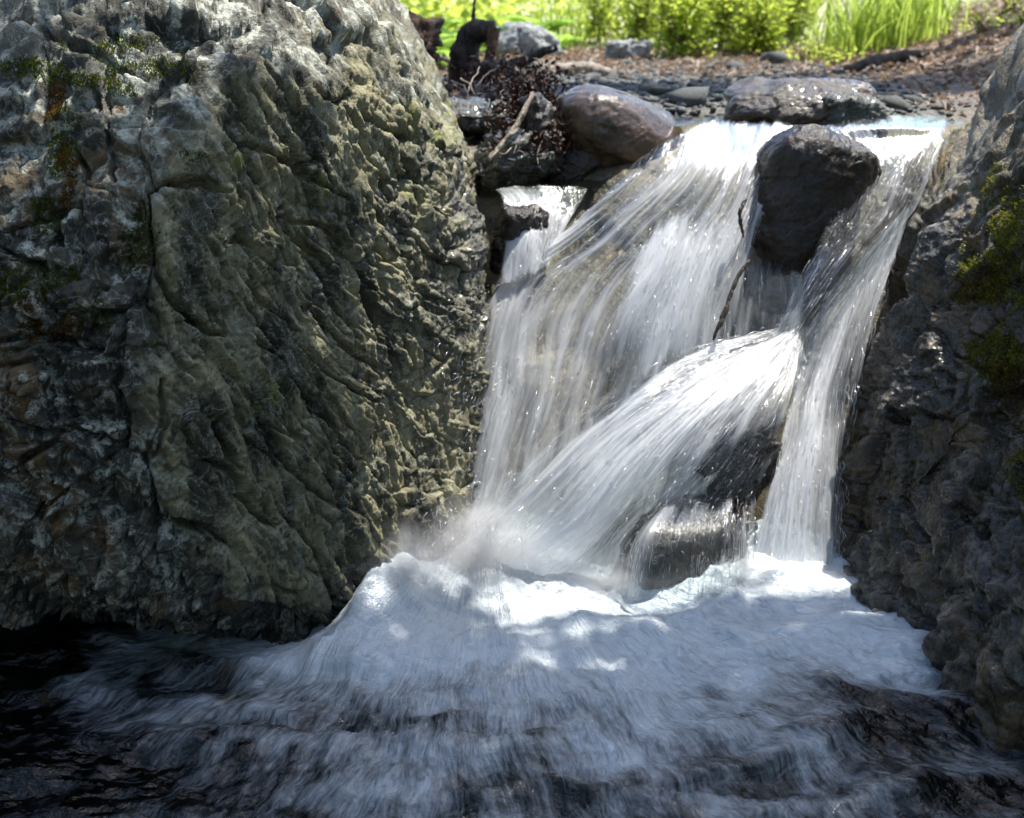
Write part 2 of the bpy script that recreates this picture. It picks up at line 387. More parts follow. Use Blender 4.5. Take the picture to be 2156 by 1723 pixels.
# ------------------------------------------------------------------ terrain
PY = np.array([-40, -3, 1.0, 2.7, 2.98, 3.12, 3.30, 3.50, 3.68, 3.80, 3.95, 4.25, 4.36, 4.6, 5.5, 7.0, 9.0, 14., 25., 60., 200])
PZv = np.array([-.6, -.6, -.6, -.55, -.25, .10, .38, .68, .94, 1.05, 1.085, 1.10, 1.165, 1.185, 1.20, 1.245, 1.30, 1.50, 2.2, 4.5, 12])
def terrain(X, Y, detail=True):
    z = np.interp(Y, PY, PZv)
    # the small lower basin beside the big boulder
    up = sstep(2.9, 3.6, Y)
    z = z - 0.13 * sstep(0.42, 0.12, X) * sstep(3.3, 3.5, Y) * sstep(3.95, 3.72, Y)
    # banks on both sides
    rb = sstep(1.5, 3.3, X - 0.08 * (Y - 4)) * (0.36 + 0.25 * sstep(8, 20, Y)); lb = sstep(-0.9, -3.5, X) * 0.9
    z = z + rb * sstep(1.0, 4.5, Y) + rb * 4.5 * sstep(4.2, 2.0, Y) + lb * sstep(2.5, 6, Y) + lb * 2.0 * sstep(4.5, 2.0, Y)
    if detail:
        p = np.stack([X, Y, z * 0.8], -1)
        fall = sstep(2.8, 3.0, Y) * sstep(4.2, 3.7, Y)
        a, ck = chunk(p * 4.5 + 0.3 * vnoise(p * 5)[..., None], 31, 0.9)
        z = z + fall * (0.05 * a - 0.03 * ck) + (0.012 + 0.03 * (1 - up)) * fbm(p * 6, 4, 5)
        z = z + 0.05 * sstep(6.5, 9, Y) * fbm(p * 1.1, 3, 9)
    return z
def nonuni(segs):
    return np.concatenate([np.linspace(a, b, n, endpoint=False) for a, b, n in segs] + [[segs[-1][1]]])
gx = nonuni([(-150, -12, 18), (-12, -2, 40), (-2, -0.4, 60), (-0.4, 1.5, 150), (1.5, 4, 80), (4, 12, 40), (12, 150, 18)])
gy = nonuni([(-40, -2, 12), (-2, 2.6, 40), (2.6, 3.95, 140), (3.95, 8.5, 110), (8.5, 20, 50), (20, 200, 40)])
GX, GY = np.meshgrid(gx, gy)
GZ = terrain(GX, GY)
soil = sstep(5.6, 6.6, GY + 0.5 * vnoise(np.stack([GX, GY, GX * 0], -1) * 1.3)) + sstep(1.5, 2.1, GX) * (GY > 3.8) + sstep(-0.25, -0.6, GX) * (GY > 3.9)
me = mesh_np('ground', np.stack([GX, GY, GZ], -1), grid_faces(*GX.shape), M['ground'],
             attrs={'gravel': sstep(4.15, 4.4, GY), 'soil': np.clip(soil, 0, 1), 'far': sstep(7.4, 8.6, GY + 0.6 * vnoise(np.stack([GX, GY, GX * 0], -1)))})
link('ground', me, label='creek bed and gravel bank climbing from the pool to the woods', kind='structure')

# ------------------------------------------------------------------ rocks
def rock_surface(c, sets, naz, nel, az0, spread=1.5, dens=5.0, k=16, el0=0.0, warp=None):
    c = np.array(c, float)
    t = np.linspace(-np.pi, np.pi, 4001); w = 1 + dens * np.exp(-(t / spread) ** 4); cum = np.concatenate([[0], np.cumsum((w[1:] + w[:-1]) / 2)]); cum /= cum[-1]
    az = az0 + np.interp(np.arange(naz) / naz, cum, t)
    e = np.linspace(-np.pi / 2 + 0.01, np.pi / 2 - 0.01, 2001); we = 0.35 + np.exp(-((e - el0) / 0.85) ** 4); ce = np.concatenate([[0], np.cumsum((we[1:] + we[:-1]) / 2)]); ce /= ce[-1]
    el = np.interp(np.linspace(0, 1, nel), ce, e)
    A, E = np.meshgrid(az, el)
    D = np.stack([np.cos(E) * np.cos(A), np.cos(E) * np.sin(A), np.sin(E)], -1)
    if warp: 
        D2 = D + warp * np.stack([fbm(D * 2.2, 3, 71), fbm(D * 2.2, 3, 72), fbm(D * 2.2, 3, 73)], -1)
        D2 /= np.linalg.norm(D2, axis=-1, keepdims=True)
    else: D2 = D
    R = 0
    for planes in sets:
        s = 0
        for p, n in planes:
            n = np.array(n, float); n /= np.linalg.norm(n); d = float(n @ (np.array(p) - c))
            assert d > 0.02, (p, n, d)
            s = s + np.maximum(0, (D2 @ n) / d) ** k
        R = np.maximum(R, s ** (-1.0 / k))
    V = c + D * R[..., None]
    return V
def wrapnormals(V):
    Vp = np.concatenate([V[:, -2:], V, V[:, :2]], 1); return grid_normals(Vp)[:, 2:-2]
def rock_mesh(name, V, mat, attrs=None, smooth=True):
    nr, nc = V.shape[:2]
    F = grid_faces(nr, nc, True)
    bot = V[0].mean(0); top = V[-1].mean(0); n = nr * nc
    VV = np.concatenate([V.reshape(-1, 3), bot[None], top[None]])
    c = np.arange(nc); d = (c + 1) % nc; o = (nr - 1) * nc
    F3 = np.concatenate([tri_faces_np(F), np.stack([d, c, c * 0 + n], 1), np.stack([c + o, d + o, c * 0 + n + 1], 1)])
    if attrs: attrs = {k_: np.concatenate([a.ravel(), [a[0].mean(), a[-1].mean()]]) for k_, a in attrs.items()}
    return mesh_np(name, VV, F3, mat, smooth=smooth, attrs=attrs)

def soft(d):
    d = 0.25 * np.roll(d, 1, 1) + 0.5 * d + 0.25 * np.roll(d, -1, 1); e = d.copy(); e[1:-1] = 0.25 * d[:-2] + 0.5 * d[1:-1] + 0.25 * d[2:]; return e
def carve(V, lines, width, wob=7.0, seed=0):
    """0..1 depth of hand-placed fractures; lines are pixel polylines laid on the rock face, width in pixels"""
    px, py = project(V); px = px + wob * fbm(V * 13, 3, seed + 1); py = py + wob * fbm(V * 13, 3, seed + 2); out = np.zeros(px.shape)
    for ln in lines:
        ln = np.array(ln, float); tot = len(ln) - 1
        bx0, by0 = ln.min(0) - 40; bx1, by1 = ln.max(0) + 40
        m = (px > bx0) & (px < bx1) & (py > by0) & (py < by1); X_, Y_ = px[m], py[m]; best = np.full(X_.shape, 1e9); tb = np.zeros(X_.shape)
        for i in range(tot):
            a, b = ln[i], ln[i + 1]; d = b - a; t = np.clip(((X_ - a[0]) * d[0] + (Y_ - a[1]) * d[1]) / (d @ d), 0, 1)
            dist = np.hypot(X_ - a[0] - t * d[0], Y_ - a[1] - t * d[1]); k = dist < best; best = np.where(k, dist, best); tb = np.where(k, (i + t) / tot, tb)
        wd = width * (0.35 + 0.9 * np.sin(np.clip(tb, .04, .96) * np.pi))
        out[m] = np.maximum(out[m], 1 - sstep(0.15, 1.0, best / wd))
    return out
CRACKS_FACE = [[(600, 455), (635, 475), (665, 470), (700, 485), (725, 520), (740, 560)], [(600, 455), (625, 490), (650, 520), (680, 560), (720, 640), (765, 720)], [(520, 590), (545, 620), (580, 660), (620, 690), (640, 700)],
    [(480, 290), (505, 312), (530, 300), (570, 320), (600, 335), (625, 355), (680, 395), (735, 420)], [(660, 180), (690, 200), (720, 215), (740, 195)], [(525, 650), (560, 690), (600, 740)], [(500, 470), (520, 500), (560, 540), (600, 580)],
    [(770, 240), (800, 270), (850, 290), (885, 292)], [(530, 700), (570, 730), (610, 770)], [(640, 590), (670, 630), (700, 690), (715, 740)], [(745, 230), (770, 300), (800, 350), (830, 420)], [(850, 330), (880, 380), (890, 450)],
    [(620, 800), (660, 850), (700, 900), (720, 960)], [(760, 560), (790, 640), (800, 720)], [(560, 130), (600, 190), (640, 260)], [(540, 900), (590, 960), (640, 1010), (690, 1060)], [(600, 1080), (650, 1130), (690, 1200), (720, 1280)]]
CRACKS_SIDE = [[(0, 45), (80, 75), (160, 100), (230, 130), (300, 150)], [(150, 300), (160, 400), (150, 480), (165, 560)], [(305, 392), (370, 378), (430, 385), (478, 402)], [(310, 392), (320, 480), (332, 580), (372, 640), (440, 690), (485, 705)],
    [(0, 480), (100, 440), (152, 425)], [(215, 200), (210, 280), (225, 360)], [(428, 968), (480, 985), (505, 1010), (500, 1040), (540, 1080), (575, 1110)], [(0, 1010), (60, 960), (120, 930), (190, 955), (250, 990)], [(250, 990), (262, 900), (240, 820), (250, 740)],
    [(330, 960), (350, 880), (345, 800)], [(0, 720), (70, 700), (150, 720), (215, 740)], [(60, 1090), (140, 1060), (220, 1080), (300, 1140)], [(300, 1140), (360, 1100), (430, 1110), (490, 1150)], [(0, 880), (90, 905), (160, 900), (240, 940)], [(470, 860), (455, 900), (470, 950), (510, 985)]]
# --- the big boulder on the left
def big_boulder():
    c = (-0.95, 3.25, 0.62)
    planes = [
        (P(250, 750, 2.22), (-0.10, -0.97, 0.20)),            # shaded, camera-side face
        (P(700, 800, 2.62), (0.83, -0.54, 0.10)),             # cleavage face towards the fall
        (P(1046, 640, 3.22), (0.99, 0.05, -0.06)),            # its turn behind
        (P(1026, 405, 3.22), (0.977, 0.06, 0.21)),
        (P(893, 145, 3.12), (0.85, 0.07, 0.53)),              # shoulder over the stream
        (P(800, 190, 2.85), (0.60, -0.42, 0.68)),
        (P(450, 190, 2.46), (-0.05, -0.66, 0.75)),            # sloping top
        (P(120, 150, 2.44), (-0.45, -0.55, 0.70)),
        (P(450, 1262, 2.30), (-0.20, -0.78, -0.60)),           # undercut
        (P(150, 1250, 2.20), (-0.05, -0.72, -0.70)),
        ((-1, 3.2, -0.6), (0, 0, -1)), ((-1, 4.4, 0.6), (0.1, 1, 0.1)), ((-2.3, 3.2, 0.6), (-1, 0.1, 0.1)), ((-0.9, 3.3, 2.0), (0.05, 0.1, 1)),
    ]
    V = rock_surface(c, [planes], 740, 510, math.atan2(-3.0, 1.2), 1.35, 6.0, 18, -0.05, 0.05)
    n = wrapnormals(V)
    face = sstep(0.25, 0.75, n[..., 0] * 0.9 - n[..., 1] * 0.25 + 0.10 * fbm(V * 3, 3, 3)) * sstep(0.75, 0.35, n[..., 2])
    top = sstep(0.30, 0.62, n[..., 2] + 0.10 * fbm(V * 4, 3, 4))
    w = V + 0.030 * np.stack([fbm(V * 3.5, 3, 11), fbm(V * 3.5, 3, 12), fbm(V * 3.5, 3, 13)], -1)
    # camera side: blocky
    a1, k1 = chunk(w * np.array([4.2, 4.2, 4.0]), 1, 1.2, crack=0.08); a2, k2 = chunk(w * 10.5, 2, 1.1, crack=0.11); a3, k3 = chunk(w * 25, 6, 1.0, crack=0.14)
    dl = 0.072 * a1 - 0.048 * k1 + 0.038 * a2 - 0.022 * k2 * (a1 > -0.2) + 0.018 * a3 - 0.007 * k3 + 0.010 * fbm(V * 30, 3, 28)
    # cleavage face: slanting overlapping slabs
    ah = V[..., 0] * 0.54 + V[..., 1] * 0.83; z = V[..., 2]
    ww = 0.05 * fbm(V * 2.6, 4, 21); bend = 0.22 * np.sin(ah * 3.4 + 0.5)
    q = z * 0.62 + (ah + bend) * 0.78 + ww; r = -z * 0.78 + ah * 0.62 + ww
    S = np.stack([q * 11.0, r * 3.4, (V[..., 0] * 0.83 - V[..., 1] * 0.54) * 3], -1)
    b1, j1 = chunk(S, 8, 0.9, crack=0.07)
    S2 = np.stack([q * 24, r * 9, S[..., 2] * 2], -1); b2, j2 = chunk(S2, 9, 0.9, crack=0.12)
    c1, ck1 = chunk(np.stack([q * 4.2, r * 2.2, S[..., 2] * .8], -1), 14, 1.0, crack=0.05)
    cut = sstep(0.02, 0.4, fbm(V * 3.0, 3, 44) + 0.15)
    saw = (q * 11 + 0.8 * fbm(V * 4, 3, 45)) % 1.0
    stri = fbm(np.stack([ah * 62, z * 9, V[..., 0] * 9], -1), 4, 23)
    b3, j3 = chunk(np.stack([q * 46, r * 17, S[..., 2] * 4], -1), 16, 1.0, crack=0.16)
    dr = 0.015 * b1 - 0.040 * j1 * cut + 0.015 * b2 - 0.012 * j2 + 0.0065 * b3 - 0.004 * j3 + 0.006 * (saw - 0.5) * cut + 0.0080 * stri + 0.004 * fbm(V * 14, 4, 24) + 0.014 * c1 - 0.014 * ck1 * cut
    dt = 0.035 * a1 * 0.7 + 0.014 * a2 + 0.005 * a3 - 0.008 * k1 + 0.012 * fbm(V * 7, 4, 27)
    d = dl * (1 - face) + dr * face
    d = d * (1 - top * 0.75) + dt * top * 0.75
    d = d + 0.028 * (1 - 0.5 * face) * fbm(V * 2.2, 2, 25)
    d = d - 0.030 * carve(V, CRACKS_FACE, 7.0, 7.0, 3) - 0.045 * carve(V, CRACKS_SIDE, 11.0, 10.0, 5)
    d = 0.8 * d + 0.2 * soft(d) + 0.0030 * fbm(V * 55, 4, 26)
    V = V + n * d[..., None]
    wet = sstep(0.30, 0.0, V[..., 2] + 0.1 * fbm(V * 5, 3, 29)) + 0.8 * sstep(2.85, 3.2, V[..., 1]) * face * sstep(1.25, 0.8, V[..., 2])
    bx, by = project(V); lich = np.zeros(bx.shape)
    for cx, cy, rx, ry in ((945, 250, 45, 60), (870, 260, 25, 50), (880, 395, 40, 40), (500, 345, 25, 20), (690, 390, 60, 40), (560, 830, 60, 60)): lich = np.maximum(lich, sstep(1.2, .4, np.hypot((bx - cx) / rx, (by - cy) / ry) + .4 * fbm(V * 9, 2, 40)))
    me = rock_mesh('boulder', V, M['boulder'], {'lichen': lich, 'face': face, 'top': top, 'wet': np.clip(wet, 0, 1)}, smooth=False)
    o = link('boulder', me, label='huge grey and olive cracked boulder with mossy ledges left of the waterfall', cat='boulder')
    return o, V, n
boulder, BV, BN = big_boulder()

# --- rock outcrop on the right
def right_outcrop():
    c = (1.75, 2.95, 0.45)
    A = [   # upper mass along the chute
        (P(1785, 1000, 3.0), (-0.95, 0.28, 0.04)), (P(1850, 640, 3.15), (-0.88, 0.30, 0.40)), (P(1985, 310, 3.45), (-0.90, 0.36, 0.28)),
        (P(2075, 140, 3.40), (-0.66, 0.26, 0.72)), (P(2010, 560, 3.0), (-0.78, -0.35, 0.52)), (P(1900, 1000, 2.85), (-0.80, -0.58, 0.12)),
        (P(2130, 560, 2.66), (-0.60, -0.62, 0.50)), (P(2050, 1000, 2.60), (-0.62, -0.74, 0.22)),
        ((1.7, 4.3, 0.6), (0, 1, 0.25)), ((3.2, 3, 0.5), (1, 0, 0)), ((1.7, 3, -0.6), (0, 0, -1)), ((2.2, 3, 1.75), (0, 0, 1))]
    B = [   # foot towards the camera
        (P(1965, 1420, 2.36), (-0.90, -0.10, 0.40)), (P(2080, 1600, 2.02), (-0.72, -0.60, 0.30)), (P(2130, 1150, 2.22), (-0.75, -0.35, 0.56)), (P(2156, 900, 2.3), (-0.6, -0.2, 0.78)),
        ((1.7, 1.6, 0.3), (0.1, -1, 0.1)), ((1.7, 4.0, 0.6), (0, 1, 0.25)), ((3.2, 3, 0.5), (1, 0, 0)), ((1.7, 3, -0.6), (0, 0, -1)), ((2.2, 3, 1.2), (0, 0, 1))]
    V = rock_surface(c, [A, B], 380, 380, math.atan2(-1.2, -1.0), 1.35, 6.0, 12, 0.05, 0.06)
    n = wrapnormals(V)
    w = V + 0.06 * np.stack([fbm(V * 3.2, 3, 51), fbm(V * 3.2, 3, 52), fbm(V * 3.2, 3, 53)], -1)
    sh = w.copy(); sh[..., 0] += 0.35 * w[..., 2]                     # beds lean with the slope
    a1, k1 = chunk(sh * np.array([5, 5, 2.2]), 55, 0.9, crack=0.06); a2, k2 = chunk(sh * np.array([13, 13, 5.5]), 56, 0.9, crack=0.1)
    a3, k3 = chunk(sh * np.array([30, 30, 14]), 59, 0.9, crack=0.15)
    drip = ridged(sh * np.array([17, 17, 3.2]), 3, 57)
    d = 0.045 * a1 - 0.02 * k1 + 0.024 * a2 - 0.012 * k2 + 0.011 * a3 - 0.005 * k3 + 0.012 * drip * sstep(1.15, 0.6, V[..., 2]) + 0.04 * fbm(V * 2.5, 3, 58)
    d = 0.4 * d + 0.6 * soft(d) + 0.004 * fbm(V * 45, 3, 60)
    V = V + n * d[..., None]
    wet = sstep(1.20, 0.70, V[..., 2] + 0.5 * (V[..., 0] - 1.2) + 0.15 * fbm(V * 4, 3, 61))
    me = rock_mesh('rock_outcrop', V, M['outcrop'], {'wet': wet}, smooth=False)
    return link('rock_outcrop', me, label='tall dark wet rock outcrop with dripping ridges right of the waterfall', cat='rock'), V, n
outcrop, OV, ON = right_outcrop()

# --- smaller rocks, each a lumpy star-shaped solid
def small_rock(name, label, c, size, mat, planes_n=12, seed=1, k=8, sub=(110, 80), amp=0.02, rot=0.0, cat='rock', az0=-1.5, tilt=None, cracks=True):
    r = np.random.default_rng(seed)
    size = np.array(size)
    pl = []
    for i in range(planes_n):
        n = r.normal(size=3); n /= np.linalg.norm(n)
        pl.append((n * (0.82 + 0.22 * r.random()), n))
    for n in ((1, 0, 0), (-1, 0, 0), (0, 1, 0), (0, -1, 0), (0, 0, 1), (0, 0, -1)): pl.append((np.array(n) * 1.02, n))
    V = rock_surface((0, 0, 0), [pl], int(sub[0] * .8), int(sub[1] * .8), az0, 1.6, 2.0, k, 0.1, 0.08) * size
    if tilt is not None:
        ax, an = tilt; from mathutils import Matrix
        V = V @ np.array(Matrix.Rotation(an, 3, ax)).T
    cr_, sr = math.cos(rot), math.sin(rot); V = V @ np.array([[cr_, -sr, 0], [sr, cr_, 0], [0, 0, 1]]).T
    n = wrapnormals(V); s = float(size.mean())
    off = seed * 3.1
    a1, k1 = chunk((V + off) / s * 1.6, seed, 0.9); a2, k2 = chunk((V + off) / s * 4.5, seed + 5, 0.9)
    d = amp * (a1 * (0.8 if cracks else 0.35) - (k1 * 0.5 if cracks else 0) + (0.35 if cracks else 0.08) * a2 + 0.5 * fbm((V + off) / s * 2, 4, seed) + 0.12 * fbm((V + off) / s * 14, 3, seed + 3))
    V = V + n * d[..., None]
    me = rock_mesh(name, V, mat)
    return link(name, me, label=label, cat=cat, loc=tuple(c))
def at(x, y, Y): return tuple(P(x, y, Y))
small_rock('boulder', 'smooth wet brown boulder at the lip of the fall beside the twig debris', at(1312, 298, 3.98), (0.255, 0.21, 0.185), M['brown'], 5, 3, 3.2, (160, 110), 0.010, 0.2, 'boulder', cracks=False, tilt=('Y', 0.18))
small_rock('rock', 'black wet block of rock splitting the stream below the lip', at(1683, 445, 3.64), (0.202, 0.19, 0.245), M['black'], 7, 12, 4.2, (170, 130), 0.022, 0.3, tilt=('Y', 0.34), cracks=False)
small_rock('rock', 'low wet dome of brown rock with a rough pale shoulder at the water edge', at(1700, 235, 4.10), (0.26, 0.20, 0.115), M['dome'], 12, 22, 6, (140, 90), 0.024, 0.1, cracks=False)
small_rock('rock', 'rounded brown dry top stone behind the wet dome at the gravel edge', at(1730, 205, 4.30), (0.20, 0.15, 0.085), M['brown'], 9, 24, 6, (110, 80), 0.012, 0.1)
small_rock('rock', 'rough grey-green lump of rock beside the right chute of the fall', at(1790, 245, 4.04), (0.13, 0.12, 0.075), M['green'], 12, 25, 7, (110, 80), 0.02, 0.4)
small_rock('rock', 'glistening grey-green rock under the wet twig debris', at(1075, 340, 3.84), (0.15, 0.16, 0.11), M['greenwet'], 12, 31, 8, (130, 90), 0.02, 0.5)
small_rock('rock', 'grey stone between the big boulder and the dark debris', at(1010, 250, 4.1), (0.13, 0.13, 0.06), M['greenwet'], 12, 34, 8, (100, 70), 0.015, 0.1)
small_rock('rock', 'dark rock behind the debris under the brown boulder', at(1180, 350, 3.95), (0.16, 0.16, 0.13), M['black'], 12, 36, 8, (100, 70), 0.02, 0.1)
small_rock('rock', 'dark rock showing through the gap under the fanning jet', at(1545, 940, 3.10), (0.15, 0.14, 0.15), M['black'], 11, 41, 7, (130, 100), 0.025, 0.3)
small_rock('rock', 'rounded dark rock under a thin veil at the foot of the fall', at(1405, 1200, 2.93), (0.23, 0.15, 0.20), M['black'], 5, 43, 3.4, (140, 100), 0.020, 0.6, cracks=False)
small_rock('rock', 'small dark rock under the little side fall', at(1090, 520, 3.52), (0.09, 0.10, 0.13), M['black'], 11, 47, 7, (90, 70), 0.015, 0.6)
small_rock('rock', 'tan stone lying just under the dark pool surface', tuple(PZ(270, 1690, -0.085)), (0.12, 0.10, 0.055), M['tan'], 10, 52, 6, (80, 60), 0.012, 0.2)
small_rock('rock', 'brown ledge under the right chute', at(1890, 520, 3.76), (0.15, 0.14, 0.22), M['brown'], 11, 57, 7, (110, 90), 0.02, 0.2)
small_rock('rock', 'black rock behind the meeting of chute and fan', at(1680, 880, 3.40), (0.16, 0.14, 0.22), M['black'], 11, 59, 7, (110, 90), 0.02, 0.2)
small_rock('rock', 'small dark rock lying at the foot of the outcrop in the foam', at(1850, 1240, 2.84), (0.13, 0.10, 0.06), M['black'], 11, 63, 8, (90, 60), 0.02, 0.2)

# ------------------------------------------------------------------ falling water
def Yb(py):
    py = np.asarray(py, float)
    lip = 0.33 / np.maximum(0.04, np.tan(PITCH - np.arctan((861 - py) / FPX)))
    return np.where(py < 260, np.minimum(lip, 4.6), 3.75 - (py - 260) * 0.80 / 940)
fall = bpy.data.objects.new('waterfall', None); col.objects.link(fall); fall.location = (0.25, 3.0, 0)
fall['kind'] = 'structure'; fall['label'] = 'white waterfall fanning over rocks into the foaming pool'
INV = np.array([0.25, 3.0, 0])
sheets = {}
def sheet(name, guides, nu, nv, relief=0.02, seed=0, foam=None, edge=0.10, endfade=0.06, topfade=0.03):
    G = np.array([[(x, y, Yb(y) - o) for (x, y, o) in g] for g in guides])       # (ng, nk, 3) px, py, Y
    W = P(G[..., 0], G[..., 1], G[..., 2])
    S = cr(W.transpose(1, 0, 2), nv)                  # along the flow
    S = cr(S.transpose(1, 0, 2), nu).transpose(1, 0, 2)   # across -> (nv, nu, 3)
    Fo = np.array(foam, float)                        # (ng, nk)
    Fo = cr(cr(Fo.T[..., None], nv)[..., 0].T[..., None], nu)[..., 0].T
    u = np.linspace(0, 1, nu); v = np.linspace(0, 1, nv)
    wid = np.linalg.norm(np.diff(S, axis=1), axis=2).sum(1).mean(); ln = np.concatenate([[0], np.cumsum(np.linalg.norm(np.diff(S[:, nu // 2], axis=0), axis=1))])
    UU, VV = np.meshgrid(u * wid, ln)
    n = grid_normals(S)
    if (n[..., 1].mean() > 0): n = -n
    wu = UU + 0.05 * fbm(np.stack([UU * 2.5, VV * 1.7, UU * 0 + seed], -1), 2, seed + 9)
    st3 = lambda a, b, o, sd: fbm(np.stack([wu * a, VV * b, UU * 0 + seed * 1.3], -1), o, seed + sd)
    low, mid, fine = st3(5, 1.5, 3, 1), st3(17, 2.0, 3, 2), st3(75, 5.5, 3, 3)
    S = S + n * (relief * (0.9 * low + 0.5 * mid) + relief * 0.16 * fine)[..., None]
    ue, ve = np.meshgrid(np.minimum(u, 1 - u), v)
    e = np.clip(ue / edge, 0, 1) * np.clip(ve / topfade, 0, 1) * np.clip((1 - ve) / endfade, 0, 1)
    t = np.clip(Fo, 0, 1) + 0.46 * low + 0.34 * mid + 0.15 * fine
    fac = 0.03 + 0.92 * sstep(0.05, 1.0, t)
    e = sstep(0.0, 0.75, e + (0.55 * mid + 0.30 * fine) * (e < 0.999) * sstep(0.02, 0.10, ve))
    me = mesh_np(name, S - INV, grid_faces(nv, nu), M['white_water'], attrs={'foam': fac, 'edge': e}, uv=np.stack([UU + seed * 1.7, VV], -1))
    o = link(name, me, fall); sheets[name] = (S, n, np.clip(Fo, 0, 1))
    return o
sheet('main_stream', [
    [(1350, 335, .10), (1270, 400, .08), (1190, 480, .05), (1050, 600, .06), (970, 770, .06), (905, 960, .05), (850, 1180, .02)],
    [(1420, 285, .06), (1360, 380, .08), (1270, 480, .09), (1150, 600, .10), (1075, 780, .10), (1010, 980, .08), (945, 1200, .03)],
    [(1490, 256, .02), (1445, 370, .08), (1370, 480, .09), (1260, 620, .08), (1180, 800, .08), (1112, 980, .08), (1035, 1215, .03)],
    [(1580, 252, .02), (1530, 360, .06), (1460, 480, .10), (1370, 620, .10), (1290, 800, .06), (1222, 980, .06), (1145, 1225, .03)],
    [(1650, 256, .02), (1590, 365, .05), (1540, 480, .09), (1470, 620, .08), (1420, 800, .04), (1370, 980, .04), (1300, 1230, .03)],
    [(1710, 262, .02), (1640, 380, .02), (1590, 500, .05), (1565, 640, .05), (1540, 820, .02), (1500, 1000, .02), (1450, 1235, .02)]],
    280, 300, 0.026, 1, [
    [.15, .24, .34, .42, .40, .50, .85], [.15, .20, .28, .40, .45, .55, .90], [.15, .20, .25, .40, .50, .60, .95],
    [.15, .22, .36, .60, .55, .65, .95], [.15, .30, .60, .66, .55, .65, .90], [.15, .35, .45, .50, .50, .55, .70]], 0.05)
sheet('bright_curtain', [
    [(1390, 440, .12), (1330, 560, .15), (1290, 680, .15), (1260, 800, .12)],
    [(1450, 440, .13), (1400, 560, .17), (1360, 680, .16), (1330, 800, .12)],
    [(1520, 450, .13), (1480, 560, .16), (1440, 680, .15), (1410, 790, .12)],
    [(1575, 470, .10), (1550, 580, .12), (1520, 680, .12), (1490, 780, .10)]],
    150, 130, 0.018, 4, [[.2, .55, .5, .25], [.35, .8, .6, .3], [.35, .8, .55, .3], [.2, .5, .4, .2]], 0.18, 0.25, 0.2)
sheet('fan_jet', [
    [(1655, 688, .13), (1450, 735, .20), (1280, 830, .24), (1130, 960, .22), (1010, 1085, .15), (930, 1180, .06)],
    [(1662, 692, .14), (1500, 768, .24), (1340, 880, .29), (1200, 1010, .26), (1090, 1125, .17), (1010, 1215, .06)],
    [(1669, 697, .14), (1555, 785, .25), (1430, 900, .30), (1300, 1030, .27), (1190, 1150, .18), (1110, 1230, .07)],
    [(1676, 700, .14), (1605, 795, .24), (1520, 900, .28), (1420, 1005, .26), (1330, 1110, .18), (1250, 1235, .08)],
    [(1683, 703, .14), (1645, 800, .22), (1590, 900, .26), (1520, 990, .25), (1460, 1065, .21), (1400, 1150, .17)],
    [(1692, 706, .13), (1685, 800, .18), (1655, 900, .21), (1615, 990, .22), (1575, 1065, .21), (1540, 1150, .18)]],
    230, 240, 0.018, 7, [
    [.38, .40, .40, .45, .60, .9], [.58, .68, .66, .62, .72, 1.], [.70, .80, .66, .55, .60, .9], [.70, .72, .5, .32, .22, .4], [.50, .36, .05, .05, .2, .3], [.30, .20, .05, .1, .2, .3]], 0.14, 0.08)
sheet('right_chute', [
    [(1715, 262, .0), (1735, 275, .01), (1755, 300, .04), (1772, 345, .08), (1750, 450, .12), (1690, 570, .16), (1635, 685, .14), (1600, 730, .12)],
    [(1815, 246, .0), (1835, 262, .01), (1850, 292, .04), (1855, 340, .09), (1815, 445, .13), (1735, 570, .17), (1660, 695, .15), (1625, 760, .12)],
    [(1910, 239, .0), (1925, 258, .01), (1932, 288, .04), (1922, 332, .08), (1872, 440, .12), (1780, 570, .16), (1690, 700, .14), (1660, 780, .10)],
    [(2000, 236, .0), (1998, 254, .01), (1992, 280, .03), (1975, 325, .06), (1935, 425, .08), (1835, 560, .10), (1735, 705, .10), (1710, 800, .06)]],
    170, 200, 0.014, 11, [[.1, .25, .38, .36, .2, .22, .3, .3], [.1, .25, .40, .36, .18, .16, .3, .4], [.1, .22, .36, .30, .14, .18, .3, .4], [.1, .2, .32, .30, .26, .32, .35, .4]], 0.08, 0.06, 0.10)
sheet('right_curtain', [
    [(1690, 700, .06), (1670, 820, .08), (1635, 960, .10), (1600, 1100, .09), (1570, 1240, .06)],
    [(1760, 590, .06), (1720, 760, .08), (1690, 910, .11), (1660, 1080, .11), (1640, 1245, .07)],
    [(1830, 510, .06), (1775, 700, .08), (1735, 880, .11), (1710, 1060, .11), (1695, 1245, .07)],
    [(1890, 450, .05), (1825, 650, .06), (1780, 860, .09), (1755, 1060, .09), (1742, 1245, .06)],
    [(1925, 420, .04), (1850, 635, .04), (1805, 860, .05), (1780, 1060, .05), (1770, 1245, .04)]],
    170, 240, 0.018, 14, [[.35, .45, .50, .55, .7], [.42, .50, .58, .60, .7], [.55, .55, .58, .60, .7], [.60, .52, .52, .55, .7], [.5, .4, .32, .3, .5]], 0.09, 0.05)
sheet('thin_veil', [
    [(1330, 1090, .14), (1280, 1160, .13), (1250, 1250, .08)], [(1400, 1060, .20), (1360, 1140, .27), (1340, 1265, .22)],
    [(1470, 1045, .21), (1450, 1140, .28), (1440, 1265, .23)], [(1540, 1040, .19), (1535, 1140, .24), (1530, 1265, .19)], [(1590, 1040, .13), (1590, 1140, .13), (1590, 1260, .10)]],
    110, 80, 0.01, 17, [[.25, .25, .4], [.05, .0, .15], [.0, .0, .1], [.1, .1, .25], [.3, .35, .45]], 0.25, 0.1, 0.5)
